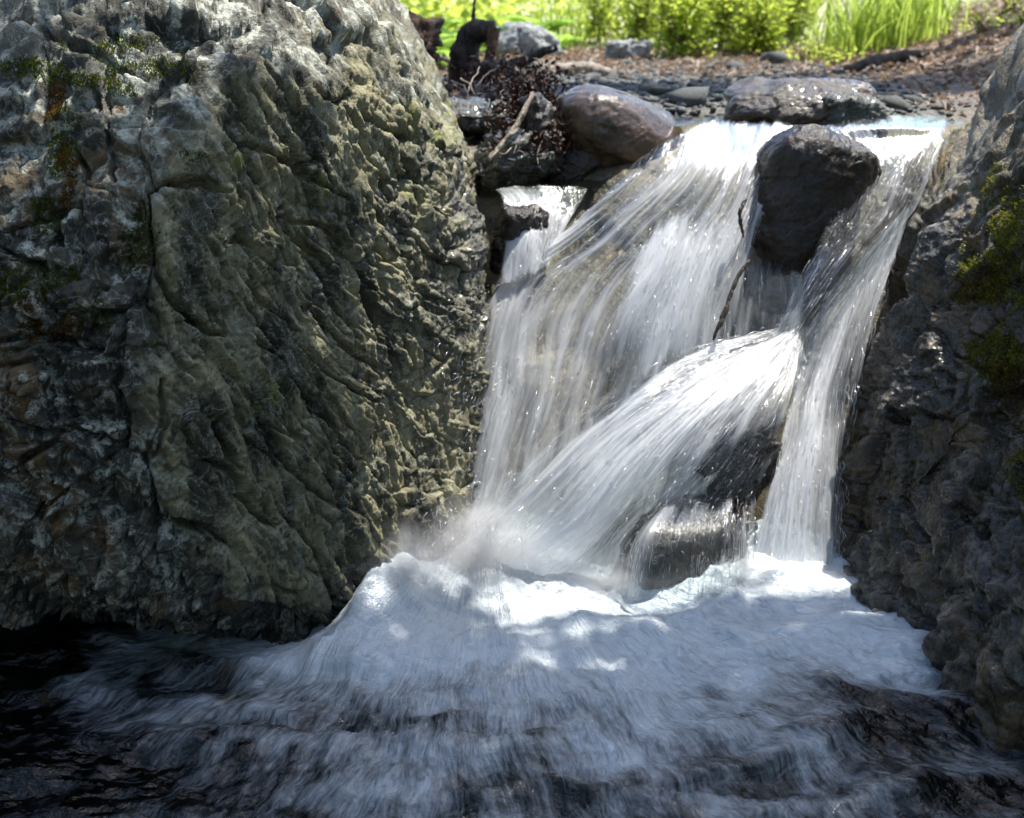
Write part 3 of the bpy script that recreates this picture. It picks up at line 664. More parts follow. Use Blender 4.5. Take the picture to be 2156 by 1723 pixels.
sheet('back_veil', [
    [(1560, 520, .02), (1545, 620, .04), (1520, 720, .05), (1490, 830, .06)], [(1600, 530, .02), (1595, 620, .05), (1580, 720, .07), (1560, 830, .08)],
    [(1650, 550, .01), (1645, 630, .04), (1640, 720, .06), (1625, 830, .08)], [(1700, 570, .01), (1700, 640, .02), (1695, 730, .04), (1690, 830, .05)]],
    90, 100, 0.01, 23, [[.35, .45, .5, .4], [.30, .42, .5, .4], [.25, .4, .45, .4], [.2, .3, .35, .3]], 0.15, 0.2, 0.15)
sheet('side_fall', [
    [(1040, 400, .03), (1058, 430, .06), (1056, 500, .10), (1050, 600, .10)], [(1080, 394, .02), (1105, 430, .07), (1110, 500, .12), (1105, 590, .11)],
    [(1140, 392, .02), (1150, 430, .05), (1150, 490, .08), (1140, 570, .09)], [(1240, 392, .00), (1220, 430, .02), (1190, 480, .05), (1160, 560, .07)]],
    80, 90, 0.012, 19, [[.35, .3, .3, .4], [.42, .5, .55, .5], [.30, .2, .22, .3], [.35, .35, .35, .4]], 0.12, 0.1)

# strands of bright water thrown along the flow, and drops
def ribbons(paths, widths, up=None):
    """paths (n, k, 3): flat crossed-free ribbons facing roughly the viewer side of the fall"""
    n, k, _ = paths.shape
    t = np.gradient(paths, axis=1); t /= np.linalg.norm(t, axis=2, keepdims=True) + 1e-9
    a = rng.normal(size=(n, 1, 3)); s = np.cross(t, np.broadcast_to(a, t.shape)); s /= np.linalg.norm(s, axis=2, keepdims=True) + 1e-9
    s2 = np.cross(t, s)
    prof = np.sin(np.linspace(0.12, np.pi - 0.12, k))[None, :, None] * widths[:, None, None]
    ring = [paths + prof * s, paths + prof * (-0.5 * s + 0.87 * s2), paths + prof * (-0.5 * s - 0.87 * s2)]
    V = np.stack(ring, 2).reshape(-1, 3)              # n, k, 3sides
    base = (np.arange(n) * k * 3)[:, None, None, None]; kk = (np.arange(k - 1) * 3)[None, :, None, None]
    q = np.array([[0, 1, 4, 3], [1, 2, 5, 4], [2, 0, 3, 5]])[None, None]
    F = (base + kk + q).reshape(-1, 4)
    return V, F
parts = []
for nm, cnt, ll, lift in (('main_stream', 1500, .05, .03), ('bright_curtain', 400, .09, .02), ('fan_jet', 1000, .07, .035), ('right_chute', 520, .05, .008), ('right_curtain', 700, .06, .02), ('thin_veil', 450, .18, .015), ('side_fall', 260, .10, .01)):
    S, n, Fo = sheets[nm]; nv, nu = S.shape[:2]
    uu = rng.random(cnt * 3) * (nu - 1); v0 = rng.random(cnt * 3) ** 0.9
    fo = Fo[(np.clip(v0, 0, 1) * (nv - 1)).astype(int), uu.astype(int)]
    keep = rng.random(cnt * 3) < (fo * 0.9 + 0.08); uu, v0 = uu[keep][:cnt], v0[keep][:cnt]; c = len(uu)
    L = ll * (0.15 + rng.random(c) ** 2.2)
    k = 6
    vv = np.clip(v0[:, None] + L[:, None] * np.linspace(0, 1, k)[None], 0, 1) * (nv - 1)
    ui = np.clip(uu[:, None] + rng.normal(size=(c, 1)) * 1.5 * np.linspace(0, 1, k)[None], 0, nu - 1).astype(int); vi = vv.astype(int); fr = (vv - vi)[..., None]; vj = np.minimum(vi + 1, nv - 1)
    pth = S[vi, ui] * (1 - fr) + S[vj, ui] * fr
    off = (rng.random((c, 1)) ** 3 * lift + 0.002) * (0.3 + np.sin(np.linspace(0.3, 2.6, k))[None])
    pth = pth + n[vi, ui] * off[..., None]
    ok = np.linalg.norm(pth[:, -1] - pth[:, 0], axis=1) > 0.006
    parts.append(ribbons(pth[ok], (0.00035 + 0.0007 * rng.random(ok.sum()) ** 2)))
V, F = merge(parts)
link('water_strands', mesh_np('water_strands', V - INV, F, M['strand']), fall, kind='stuff')
# spray: ballistic streaks from the impact and off the boulder
n = 2600
src = np.stack([rng.normal(0, .13, n) - 0.14, rng.normal(0, .05, n) + 2.92, rng.random(n) * .06 + 0.03], -1)
v0 = np.stack([rng.normal(-0.1, .42, n), rng.normal(-.25, .30, n), rng.random(n) ** 1.4 * 1.9 + .15], -1)
tm = rng.random(n) * 0.30; dt = 0.012 + 0.02 * rng.random(n)
ts = tm[:, None] + dt[:, None] * np.linspace(0, 1, 4)[None]
pth = src[:, None] + v0[:, None] * ts[..., None] + np.array([0, 0, -4.9]) * (ts ** 2)[..., None]
ok = pth[:, :, 2].min(1) > 0.03
a = ribbons(pth[ok], 0.0004 + 0.0007 * rng.random(ok.sum()))
n = 500
src = np.stack([rng.normal(-0.08, .05, n), rng.normal(3.05, .10, n), rng.random(n) * .7 + .1], -1)
v0 = np.stack([rng.normal(-0.35, .3, n), rng.normal(-.3, .2, n), rng.normal(.2, .5, n)], -1)
ts = (rng.random(n) * 0.15)[:, None] + (0.01 + 0.02 * rng.random(n))[:, None] * np.linspace(0, 1, 4)[None]
pth = src[:, None] + v0[:, None] * ts[..., None] + np.array([0, 0, -4.9]) * (ts ** 2)[..., None]
b = ribbons(pth, 0.0004 + 0.0006 * rng.random(n))
V, F = merge([a, b])
link('spray', mesh_np('spray', V - INV, F, M['strand']), fall, kind='stuff')

def mist_mat():
    m = NM('mist'); g = m.n('ShaderNodeTexCoord').outputs['Object']
    r = m.n('ShaderNodeVectorMath', {0: g}, operation='LENGTH').outputs['Value']
    fall_ = m.math('POWER', m.math('SUBTRACT', 1.0, r, clamp=True), 1.6)
    nz = m.ramp(m.noise(m.mapping(g, (1.6, 1.6, 1.2)), 1.5, 3, 0.6), 0.32, 0.7)
    d = m.math('MULTIPLY', m.math('MULTIPLY', fall_, nz), 36.0)
    v = m.n('ShaderNodeVolumePrincipled', {'Color': (0.97, 0.98, 1.0, 1), 'Density': d, 'Anisotropy': 0.2})
    m.nt.links.new(v.outputs[0], m.out.inputs[1]); return m.m
M['mist'] = mist_mat()
mV, mF = ico(3)
for c, r in ((P(1010, 1150, 2.84), (.26, .16, .17)), (P(830, 1195, 2.72), (.17, .20, .17)), (P(1640, 1232, 2.80), (.24, .15, .11)), (P(1290, 1215, 2.78), (.24, .13, .09))):
    o = link('mist', mesh_np('mist', mV, mF, M['mist']), fall, kind='stuff', loc=tuple(np.array(c) - INV)); o.scale = r

# ------------------------------------------------------------------ pool
px_ = nonuni([(-9, -2.2, 20), (-2.2, -1.1, 90), (-1.1, 1.05, 330), (1.05, 1.6, 40), (1.6, 9, 16)])
py_ = nonuni([(-6, 1.0, 20), (1.0, 1.7, 50), (1.7, 3.12, 265), (3.12, 3.3, 8)])
X, Y = np.meshgrid(px_, py_)
p2 = np.stack([X, Y, X * 0], -1)
SX, SY = -0.10, 3.02                                    # where the jets land
dx, dy = X - SX, Y - SY
rad = np.hypot(dx * 0.9, dy); ang = np.arctan2(dx, -dy)
wob = fbm(p2 * 2.2, 3, 81)
back = sstep(2.35, 2.95, Y)
def hump(xc, wx, yc, wy): return np.exp(-((X - xc) / wx) ** 2) * np.exp(-(np.minimum(Y - yc, 0) / wy) ** 2)
z = 0.035 * back * (0.8 + 0.5 * fbm(p2 * 4, 3, 82)) + 0.075 * hump(-.06, .22, 2.98, .16) + 0.06 * hump(.50, .17, 2.86, .13) * (1 + .2 * fbm(p2 * 5, 2, 91))
z = z + 0.03 * hump(.76, .13, 2.80, .12) * (1 + .4 * fbm(p2 * 6, 2, 90)) - 0.03 * hump(.27, .10, 2.84, .12)
z = z + 0.13 * np.exp(-(np.abs(X + .315 - .28 * (Y - 2.7)) / .075) ** 2.2 - (np.abs(Y - 2.66) / .20) ** 2.4) * (1 + .25 * fbm(p2 * 6, 2, 95))   # heaped against the boulder
z = z + 0.02 * np.exp(-((X + .42) / .12) ** 2 - ((Y - 2.5) / .14) ** 2)
wave = np.zeros_like(X)
for yy, amp, wd, bendx in ((2.42, .034, .060, .10), (2.22, .034, .05, .06), (2.07, .030, .045, -.05), (1.93, .026, .04, .04), (1.80, .022, .04, -.03), (1.68, .02, .04, .03)):
    yc = yy + 0.11 * (X + 0.1) ** 2 + bendx * vnoise(p2 * 1.9 + yy * 7, 3) + 0.05 * X
    t = (Y - yc) / wd
    wave += amp * np.exp(-np.where(t < 0, t * 1.1, t * 0.6) ** 2) * (0.55 + 0.75 * vnoise(p2 * np.array([2.6, 1, 1]) + yy * 3, 5))
z = z + wave + 0.034 * fbm(p2 * np.array([3.6, 6.5, 1]) + 0.4 * wob[..., None], 4, 83) + 0.005 * fbm(p2 * 18, 3, 84) + 0.008 * fbm(np.stack([ang * 14, rad * 5, X * 0], -1), 3, 85)
far = np.maximum(np.abs(X) - 1.6, 0) + np.maximum(1.2 - Y, 0); z = z * np.exp(-far * 2)
# foam cover: dense below the falls, thinning towards the camera and under the boulder
pxx, pyy = project(np.stack([X, Y, X * 0], -1))
foam = sstep(1.95, 2.58, Y + 0.12 * wob + 0.10 * np.cos((X - 0.15) * 2.2)) * 0.92
left_lim = sstep(-0.95, -0.42, X + 0.20 * wob + 0.35 * (Y - 2.4))
foam = foam * (0.12 + 0.88 * left_lim)
foam = np.maximum(foam, 0.50 * sstep(1.0, 1.6, Y) * sstep(-1.3, -.9, X) * (0.82 + 0.6 * vnoise(p2 * np.array([3., 7., 1]), 8)))
foam = foam + 5.0 * np.clip(wave - 0.005, -0.01, 0.05) * sstep(-1.0, -.5, X)
foam = foam - 0.30 * sstep(-.45, -.95, X) * sstep(2.3, 2.0, Y)
foam = foam - 0.12 * sstep(0.55, 0.85, X + 0.1 * wob) * sstep(2.45, 2.2, Y)
foam = np.clip(foam - 0.22 * np.clip(fbm(p2 * np.array([5, 9, 1]), 3, 77), 0, 1), 0, 0.90)
me = mesh_np('pool_water', np.stack([X, Y, z], -1), grid_faces(*X.shape), M['pool'], attrs={'foam': foam}, uv=np.stack([ang * 0.9, rad], -1))
link('pool_water', me, label='foaming blue-white plunge pool water turning dark towards the front', kind='structure')

# fine threads of foam combed over the pool by the current
n = 5500
xi = rng.uniform(-.95, 1.0, n * 2); yi = rng.uniform(1.6, 3.05, n * 2)
ix = np.clip(np.searchsorted(px_, xi) - 1, 0, len(px_) - 2); iy = np.clip(np.searchsorted(py_, yi) - 1, 0, len(py_) - 2)
kp = rng.random(n * 2) < sstep(.55, 1.0, foam[iy, ix]); xi, yi = xi[kp][:n], yi[kp][:n]; n = len(xi)
aa = np.arctan2(xi - SX, -(yi - SY)) * 0.55 + 0.5 * vnoise(np.stack([xi * 3, yi * 3, xi * 0], -1), 97) + rng.normal(0, .25, n)
ll_ = 0.010 + 0.030 * rng.random(n) ** 2; tt = np.linspace(-.5, .5, 4)
pth = np.stack([xi[:, None] + np.sin(aa)[:, None] * ll_[:, None] * tt, yi[:, None] - np.cos(aa)[:, None] * ll_[:, None] * tt], -1)
jx = np.clip(np.searchsorted(px_, pth[..., 0]) - 1, 0, len(px_) - 2); jy = np.clip(np.searchsorted(py_, pth[..., 1]) - 1, 0, len(py_) - 2)
zz = z[jy, jx] + 0.001 + (rng.random(n) ** 3 * 0.010)[:, None] * np.sin(np.linspace(.4, 2.4, 4))[None]
V, F = ribbons(np.concatenate([pth, zz[..., None]], -1), 0.00025 + 0.0004 * rng.random(n) ** 2)
link('foam_threads', mesh_np('foam_threads', V, F, M['strand']), bpy.data.objects['pool_water'], kind='stuff')

# upper stream and little basin
def water_patch(name, label, x0, x1, y0, y1, z0, seed):
    xs = np.linspace(x0, x1, 120); ys = np.linspace(y0, y1, 70); X, Y = np.meshgrid(xs, ys); p = np.stack([X, Y, X * 0], -1)
    Z = z0 + 0.006 * fbm(p * 9, 3, seed)
    link(name, mesh_np(name, np.stack([X, Y, Z], -1), grid_faces(*X.shape), M['stream']), label=label, kind='structure')
water_patch('stream_water', 'shallow clear stream above the lip of the waterfall', 0.50, 1.55, 3.94, 4.55, 1.148, 91)
water_patch('basin_water', 'small dark basin of water beside the big boulder', -0.04, 0.36, 3.58, 3.95, 0.985, 92)

# ------------------------------------------------------------------ foliage helpers
def leaves_np(pos, d, nrm, L, W, fold=0.15):
    N = len(pos); d = d / (np.linalg.norm(d, axis=1, keepdims=True) + 1e-9)
    s = np.cross(d, nrm); s /= np.linalg.norm(s, axis=1, keepdims=True) + 1e-9; u = np.cross(s, d)
    L = np.broadcast_to(np.asarray(L, float), (N,))[:, None]; W = np.broadcast_to(np.asarray(W, float), (N,))[:, None]
    a = pos; t = pos + d * L - u * L * 0.12; m = pos + d * L * 0.45
    V = np.stack([a, m + s * W * 0.5 + u * W * fold, t, m - s * W * 0.5 + u * W * fold], 1).reshape(-1, 3)
    b = np.arange(N)[:, None] * 4
    return V, np.concatenate([b + np.array([[0, 1, 2]]), b + np.array([[0, 2, 3]])])
def unit(n): v = rng.normal(size=(n, 3)); return v / np.linalg.norm(v, axis=1, keepdims=True)
def gz(x, y): return terrain(np.atleast_1d(np.asarray(x, float)), np.atleast_1d(np.asarray(y, float)))
def empty(name, loc, label, cat, group=None):
    o = bpy.data.objects.new(name, None); col.objects.link(o); o.location = tuple(loc); o['label'] = label; o['category'] = cat
    if group: o['group'] = group
    return o

# ------------------------------------------------------------------ gravel bar
icoV, icoF = ico(1); ico2V, ico2F = ico(2)
stone_me = []
for i in range(6):
    v = icoV * np.array([1, 0.75, 0.45]); a, ck = chunk(v * 1.5 + i * 5.3, i, 1.0)
    v = v * (1 + 0.36 * a[:, None] + 0.10 * fbm(v * 3 + i, 2, i)[:, None])
    stone_me.append(mesh_np('stone', v, icoF, M['greystone'], smooth=False))
def stone(x, y, r, label, group, mi=None, flat=1.0, name='stone'):
    z = float(gz(x, y)[0]); me_ = stone_me[random.randrange(6)] if mi is None else mi
    o = link(name, me_, label=label, cat='stone', group=group, loc=(x, y, z + r * 0.18))
    o.scale = (r, r, r * flat); o.rotation_euler = (random.uniform(-.25, .25), random.uniform(-.25, .25), random.uniform(0, 6.3))
    return o
cnt = 0
while cnt < 170:
    x, y = random.uniform(-0.25, 2.6), 4.36 + random.random() ** 1.3 * 2.3
    if abs(x) > 0.46 * y or x > 1.5 + 0.12 * (y - 4): continue
    stone(x, y, random.uniform(0.020, 0.046), 'small grey angular stone lying on the gravel bar above the waterfall', 'stones on the gravel bar'); cnt += 1
for (px, py, Y, r, lab) in ((1380, 185, 4.75, .085, 'flat blue-grey slab stone on the gravel behind the brown boulder'), (1450, 222, 4.45, .10, 'dark wet flat stone at the stream edge'),
                            (1545, 135, 6.3, .075, 'rounded grey stone standing alone where gravel meets leaf litter'), (1880, 225, 4.4, .07, 'upright dark stone by the right stream edge'),
                            (1640, 115, 6.6, .10, 'dark mossy stone at the foot of the bright shrubs')):
    p = P(px, py, Y); stone(p[0], p[1], r, lab, None)
n = 5500
x = rng.uniform(-0.6, 2.9, n); y = 4.30 + rng.random(n) ** 1.2 * 2.7; keep = x < 1.35 + 0.12 * (y - 4) + 0.35 * rng.random(n) ** 2; x, y = x[keep], y[keep]; n = len(x)
z = gz(x, y); r = 0.010 + 0.020 * rng.random(n) ** 2
th = rng.random(n) * 6.28
base, bF = ico(1) if False else (np.array(ico(1)[0]), None)
i0V, i0F = (lambda b: b)(ico(1))
def ico0():
    t = (1 + 5 ** .5) / 2; V = np.array([(-1, t, 0), (1, t, 0), (-1, -t, 0), (1, -t, 0), (0, -1, t), (0, 1, t), (0, -1, -t), (0, 1, -t), (t, 0, -1), (t, 0, 1), (-t, 0, -1), (-t, 0, 1)], float)
    F = np.array([(0, 11, 5), (0, 5, 1), (0, 1, 7), (0, 7, 10), (0, 10, 11), (1, 5, 9), (5, 11, 4), (11, 10, 2), (10, 7, 6), (7, 1, 8), (3, 9, 4), (3, 4, 2), (3, 2, 6), (3, 6, 8), (3, 8, 9), (4, 9, 5), (2, 4, 11), (6, 2, 10), (8, 6, 7), (9, 8, 1)])
    return V / np.linalg.norm(V[0]), F
bV, bF = ico0()
def scatter_stones(name, x, y, z, r, mat, **kw):
    n = len(x); th = rng.random(n) * 6.28
    v = bV[None] * (0.75 + 0.5 * rng.random((n, 12, 1))) * (r[:, None] * np.array([[1, 0.75, 0.5]]) * (0.8 + 0.5 * rng.random((n, 3))))[:, None, :]
    c, s_ = np.cos(th)[:, None], np.sin(th)[:, None]
    v = np.stack([v[..., 0] * c - v[..., 1] * s_, v[..., 0] * s_ + v[..., 1] * c, v[..., 2]], -1)
    v = v + np.stack([x, y, z + r * 0.15], -1)[:, None]
    F = (np.arange(n)[:, None, None] * 12 + bF[None]).reshape(-1, 3)
    return link(name, mesh_np(name, v.reshape(-1, 3), F, mat, smooth=False), **kw)
scatter_stones('gravel', x, y, z, r, M['greystone'], label='loose grey gravel covering the bar above the waterfall', kind='stuff')

# stones in the far litter
slab = small_rock('rock', 'pale grey layered slab of rock among the ferns behind the stump', at(1105, 90, 7.4), (0.20, 0.15, 0.12), M['palestone'], 14, 72, 12, (90, 60), 0.03, 0.3)
small_rock('rock', 'sunlit white stone at the foot of the leafy shrub', at(1320, 108, 7.0), (0.14, 0.10, 0.06), M['palestone'], 12, 74, 8, (80, 50), 0.02, 0.2)
small_rock('rock', 'brown clod of roots and earth beside the big boulder top', at(875, 95, 5.0), (0.10, 0.16, 0.12), M['rootsoil'], 12, 76, 8, (90, 60), 0.04, 0.2)

# ------------------------------------------------------------------ leaf litter
n = 5200
x = rng.uniform(-1.2, 4.2, n); y = 5.3 + rng.random(n) * 2.8
m_ = (rng.random(n) < sstep(5.3, 6.2, y + 0.4 * vnoise(np.stack([x, y, x * 0], -1) * 1.5)) )
x, y = x[m_], y[m_]
x2 = rng.uniform(1.3, 3.4, 1500); y2 = rng.uniform(4.2, 6.5, 1500); k2 = x2 > 1.45 + 0.15 * rng.random(1500) + 0.10 * (y2 - 4)
x = np.concatenate([x, x2[k2], rng.uniform(-.7, .15, 500)]); y = np.concatenate([y, y2[k2], rng.uniform(4.1, 5.6, 500)]); n = len(x)
z = gz(x, y) + 0.006 + 0.012 * rng.random(n)
d = unit(n); d[:, 2] *= 0.35; nr = unit(n) * 0.5; nr[:, 2] = 1
V, F = leaves_np(np.stack([x, y, z], -1), d, nr, 0.03 + 0.04 * rng.random(n), 0.018 + 0.02 * rng.random(n), 0.35)
link('leaf_litter', mesh_np('leaf_litter', V, F, M['litter'], smooth=False), label='brown dead leaves strewn along the far bank', kind='stuff')

# ------------------------------------------------------------------ wood and debris
def bent(p0, p1, sag=0.0, k=7, jit=0.01):
    t = np.linspace(0, 1, k)[:, None]; p = np.array(p0) * (1 - t) + np.array(p1) * t
    p = p + rng.normal(size=p.shape) * jit * np.sin(t * np.pi); p[:, 2] += -sag * np.sin(t[:, 0] * np.pi); return p
st = empty('driftwood_stump', P(1000, 178, 5.15), 'dark broken driftwood stump arching over itself on the debris heap', 'driftwood')
o0 = np.array(st.location)
def wood_part(name, pts, rads, mat, sides=14, k=30, amp=0.18, parent=None, base=None):
    pth = cr(np.array([P(*q) for q in pts]), k); rr = np.interp(np.linspace(0, 1, k), np.linspace(0, 1, len(rads)), rads)
    V, F = tube(pth, rr, sides); nn = fbm(V * 22, 3, 5) * amp
    c = np.concatenate([np.repeat(pth, sides, 0), pth[:1], pth[-1:]])
    V = c + (V - c) * (1 + nn[:, None]) + rng.normal(size=V.shape) * 0.002
    return link(name, mesh_np(name, V - (base if base is not None else o0), F, mat), parent)
wood_part('trunk', [(985, 185, 5.15), (978, 130, 5.15), (985, 88, 5.14), (1000, 66, 5.13), (1040, 66, 5.10)], [.085, .07, .055, .05, .042], M['wood'], parent=st)
wood_part('split_slab', [(1040, 60, 5.08), (1036, 95, 5.07), (1028, 130, 5.06), (1022, 170, 5.05)], [.030, .024, .016, .02], M['woodbrown'], parent=st)
wood_part('snag', [(992, 60, 5.14), (997, 30, 5.14), (1000, -10, 5.14)], [.014, .008, .002], M['wood'], 8, 12, parent=st)
wood_part('root', [(990, 170, 5.1), (1030, 150, 5.0), (1090, 165, 4.9), (1120, 185, 4.8)], [.05, .045, .035, .02], M['wood'], parent=st)
def log(label, pts, rads, mat, name='branch', cat='branch', group=None, sides=10, k=16, amp=0.15):
    b = P(*pts[0]); o = wood_part(name, pts, rads, mat, sides, k, amp, None, b); o.location = tuple(b); o['label'] = label; o['category'] = cat
    if group: o['group'] = group
    return o
log('thick dark branch poking right from the debris heap', [(1040, 150, 5.0), (1090, 132, 5.0), (1172, 98, 5.0)], [.028, .024, .014], M['wood'])
log('dark forked branch lying under the stump arch', [(1060, 120, 5.3), (1010, 150, 5.2), (950, 140, 5.1)], [.014, .018, .014], M['wood'])
log('long grey branch lying from the boulder to the stump', [(905, 112, 5.4), (940, 125, 5.3), (975, 135, 5.2)], [.010, .012, .012], M['twigpale'])
log('dark branch lying flat across the debris heap', [(1020, 140, 4.95), (1090, 168, 4.8), (1160, 190, 4.7)], [.03, .024, .012], M['wood'])
log('pale forked stick leaning on the wet rock beside the brown boulder', [(1028, 338, 3.62), (1060, 300, 3.66), (1090, 260, 3.70), (1122, 195, 3.78)], [.008, .009, .009, .006], M['twigpale'])
log('dark thin twig caught upright in the falling water', [(1502, 715, 3.14), (1525, 660, 3.17), (1545, 600, 3.21), (1578, 545, 3.25)], [.003, .006, .005, .003], M['twigdark'], amp=0.5)
log('short dark root stub hanging on the black rock', [(1566, 500, 3.37), (1560, 470, 3.37), (1558, 445, 3.38), (1572, 420, 3.40)], [.002, .005, .005, .003], M['twigdark'])
log('fallen pale log end in the sunlit leaf litter', [(1170, 150, 5.9), (1230, 148, 5.9), (1290, 158, 5.8)], [.035, .045, .03], M['twigpale'], cat='log', name='log')
log('white stick propped in the gravel', [(1590, 165, 5.4), (1605, 150, 5.5), (1618, 138, 5.5)], [.006, .008, .005], M['twigpale'])
log('low dark mossy log half sunk in the right bank litter', [(1780, 148, 6.0), (1840, 132, 6.1), (1900, 118, 6.2), (1960, 112, 6.3)], [.02, .035, .03, .012], M['wood'], cat='log', name='log', amp=.4)
tw = 0
for (a, b, pale) in (((1055, 325), (1100, 312), 1), ((1060, 318), (1105, 322), 1), ((1120, 275), (1133, 345), 1), ((985, 195), (1010, 140), 1), ((1000, 188), (1045, 145), 0), ((1095, 305), (1060, 210), 0),
                     ((1040, 250), (1100, 240), 1), ((1110, 300), (1130, 240), 0), ((1130, 330), (1155, 250), 0), ((1060, 245), (1130, 205), 0), ((1085, 225), (1150, 215), 0), ((1140, 290), (1175, 250), 0),
                     ((970, 165), (1000, 200), 1), ((1115, 250), (1090, 200), 0), ((1100, 270), (1150, 300), 1), ((1050, 280), (1085, 245), 0), ((1030, 215), (1110, 180), 0), ((1125, 200), (1170, 240), 0), ((1110, 190), (1120, 215), 1), ((950, 170), (1000, 215), 0)):
    Ya = 3.62 + max(0, (330 - a[1])) * 0.0045; Yb_ = 3.62 + max(0, (330 - b[1])) * 0.0045
    p0, p1 = P(*a, Ya), P(*b, Yb_); V, F = tube(bent(p0, p1, -0.01, 6, 0.006), np.linspace(0.0035, 0.0015, 6), 5)
    link('twig', mesh_np('twig', V - p0, F, M['twigpale'] if pale else M['twigdark']), label=('thin pale twig sticking out of the wet debris' if pale else 'thin dark twig tangled in the wet debris'), cat='twig', group=('pale twigs in the debris' if pale else 'dark twigs in the debris'), loc=tuple(p0))
n = 1300
pp = P(rng.normal(1120, 42, n), rng.normal(258, 48, n), 3.68 + 0.16 * rng.random(n)); pp[:, 1] += np.clip((300 - project(pp)[1]) * 0.003, 0, .3) 
pp2 = P(rng.normal(1060, 55, n), rng.normal(180, 24, n), rng.uniform(4.5, 5.1, n))
pp = np.concatenate([pp, pp2]); n = len(pp)
V, F = leaves_np(pp, unit(n), unit(n), 0.015 + 0.025 * rng.random(n), 0.008 + 0.012 * rng.random(n), 0.4)
link('wet_leaves', mesh_np('wet_leaves', V, F, M['wetleaf'], smooth=False), label='black and red wet leaves matted in the twig debris', kind='stuff')
small_rock('debris_heap', 'dark heap of wet leaves and silt below the stump', at(1075, 215, 4.75), (0.30, 0.34, 0.10), M['black'], 12, 81, 6, (90, 60), 0.03, 0.2, cat='debris')
small_rock('debris_heap', 'black mat of soaked leaves between the brown boulder and the wet rock', at(1135, 285, 3.86), (0.09, 0.12, 0.15), M['black'], 12, 83, 6, (80, 60), 0.02, 0.2, cat='debris')

# ------------------------------------------------------------------ plants behind
def shrub(x, y, h, w, nst, nl, label, group, mat='leaf', leaf=0.045, name='shrub'):
    z = float(gz(x, y)[0]); o = empty(name, (x, y, z - 0.02), label, 'plant', group)
    stems = []; LP, LD = [], []
    for i in range(nst):
        a = random.random() * 6.28; rr = w * random.random() ** 0.6
        tip = np.array([math.cos(a) * rr, math.sin(a) * rr, h * random.uniform(.55, 1.0)])
        pth = cr(np.array([(random.uniform(-.5, .5) * w, random.uniform(-.5, .5) * w, 0), tip * np.array([.35, .35, .5]) + rng.normal(size=3) * .02, tip]), 10)
        stems.append(tube(pth, np.linspace(0.007, 0.002, 10), 4))
        k = max(1, nl // nst); t = rng.random(k) ** 0.9 * 9; i0 = np.minimum(t.astype(int), 8); fr = (t - i0)[:, None]
        b = pth[i0] * (1 - fr) + pth[i0 + 1] * fr
        dd = unit(k); dd[:, 2] = np.abs(dd[:, 2]) * .4 + .1; LP.append(b + dd * rng.random((k, 1)) * 0.14); LD.append(dd)
    V, F = merge(stems); link('stems', mesh_np('stems', V, F, M['woodbrown']), o)
    LP, LD = np.concatenate(LP), np.concatenate(LD); k = len(LP); nn = unit(k) * .7; nn[:, 2] += .7
    V, F = leaves_np(LP, LD, nn, leaf * (.6 + .7 * rng.random(k)), leaf * .62 * (.6 + .6 * rng.random(k)))
    link('foliage', mesh_np('foliage', V, F, M[mat], smooth=False), o); return o
def grass_clump(x, y, h, w, nb, label, group, mat='grass'):
    z = float(gz(x, y)[0]); o = empty('grass_clump', (x, y, z - .01), label, 'grass', group)
    b = np.stack([rng.normal(0, w * .5, nb), rng.normal(0, w * .5, nb), np.zeros(nb)], -1)
    lean = np.stack([rng.normal(0, .22, nb), rng.normal(0, .22, nb)], -1); hh = h * (.45 + .6 * rng.random(nb)); k = 5; t = np.linspace(0, 1, k)
    pth = b[:, None] + np.stack([lean[:, :1] * t ** 2 * hh[:, None] * 1.4, lean[:, 1:] * t ** 2 * hh[:, None] * 1.4, hh[:, None] * (t - .12 * t ** 3)], -1)
    s_ = np.stack([np.cos(q := rng.random(nb) * 6.28), np.sin(q), np.zeros(nb)], -1)[:, None] * (0.0045 + .003 * rng.random(nb))[:, None, None] * (1 - t ** 2 * .95)[None, :, None]
    V = np.stack([pth - s_, pth + s_], 2).reshape(-1, 3)
    F = (np.arange(nb)[:, None, None] * k * 2 + (np.arange(k - 1) * 2)[None, :, None] + np.array([0, 1, 3, 2])[None, None]).reshape(-1, 4)
    link('blades', mesh_np('blades', V, F, M[mat]), o); return o
def fern(x, y, L, nf, label, group):
    z = float(gz(x, y)[0]); o = empty('fern', (x, y, z), label, 'fern', group); LP, LD, LN, LL = [], [], [], []; st_ = []
    for i in range(nf):
        a = 6.28 * i / nf + random.uniform(-.3, .3); l = L * random.uniform(.7, 1.1); t = np.linspace(0, 1, 20)
        hd = np.array([math.cos(a), math.sin(a), 0]); pth = hd[None] * (l * t ** 1.15)[:, None] * .8 + np.array([0, 0, 1]) * (l * (0.95 * t - .62 * t ** 2))[:, None]
        st_.append(tube(pth[::3], np.linspace(.004, .001, 7), 4)); sd = np.cross(hd, [0, 0, 1])
        for sgn in (-1, 1):
            LP.append(pth[2:]); LD.append(np.broadcast_to(sd * sgn, (18, 3)) + hd * .35); LN.append(np.broadcast_to(np.array([0, 0, 1.]), (18, 3))); LL.append(l * .28 * np.sin(np.linspace(.5, 3.0, 18)))
    V, F = merge(st_); link('stems', mesh_np('stems', V, F, M['leaf2']), o)
    LL = np.concatenate(LL); V, F = leaves_np(np.concatenate(LP), np.concatenate(LD), np.concatenate(LN), LL, LL * .32)
    link('fronds', mesh_np('fronds', V, F, M['leaf2'], smooth=False), o); return o
def gp(px, Y): return (px - 1078) / FPX * Y / CP * (1 + 0.0), Y          # plan position under a pixel column
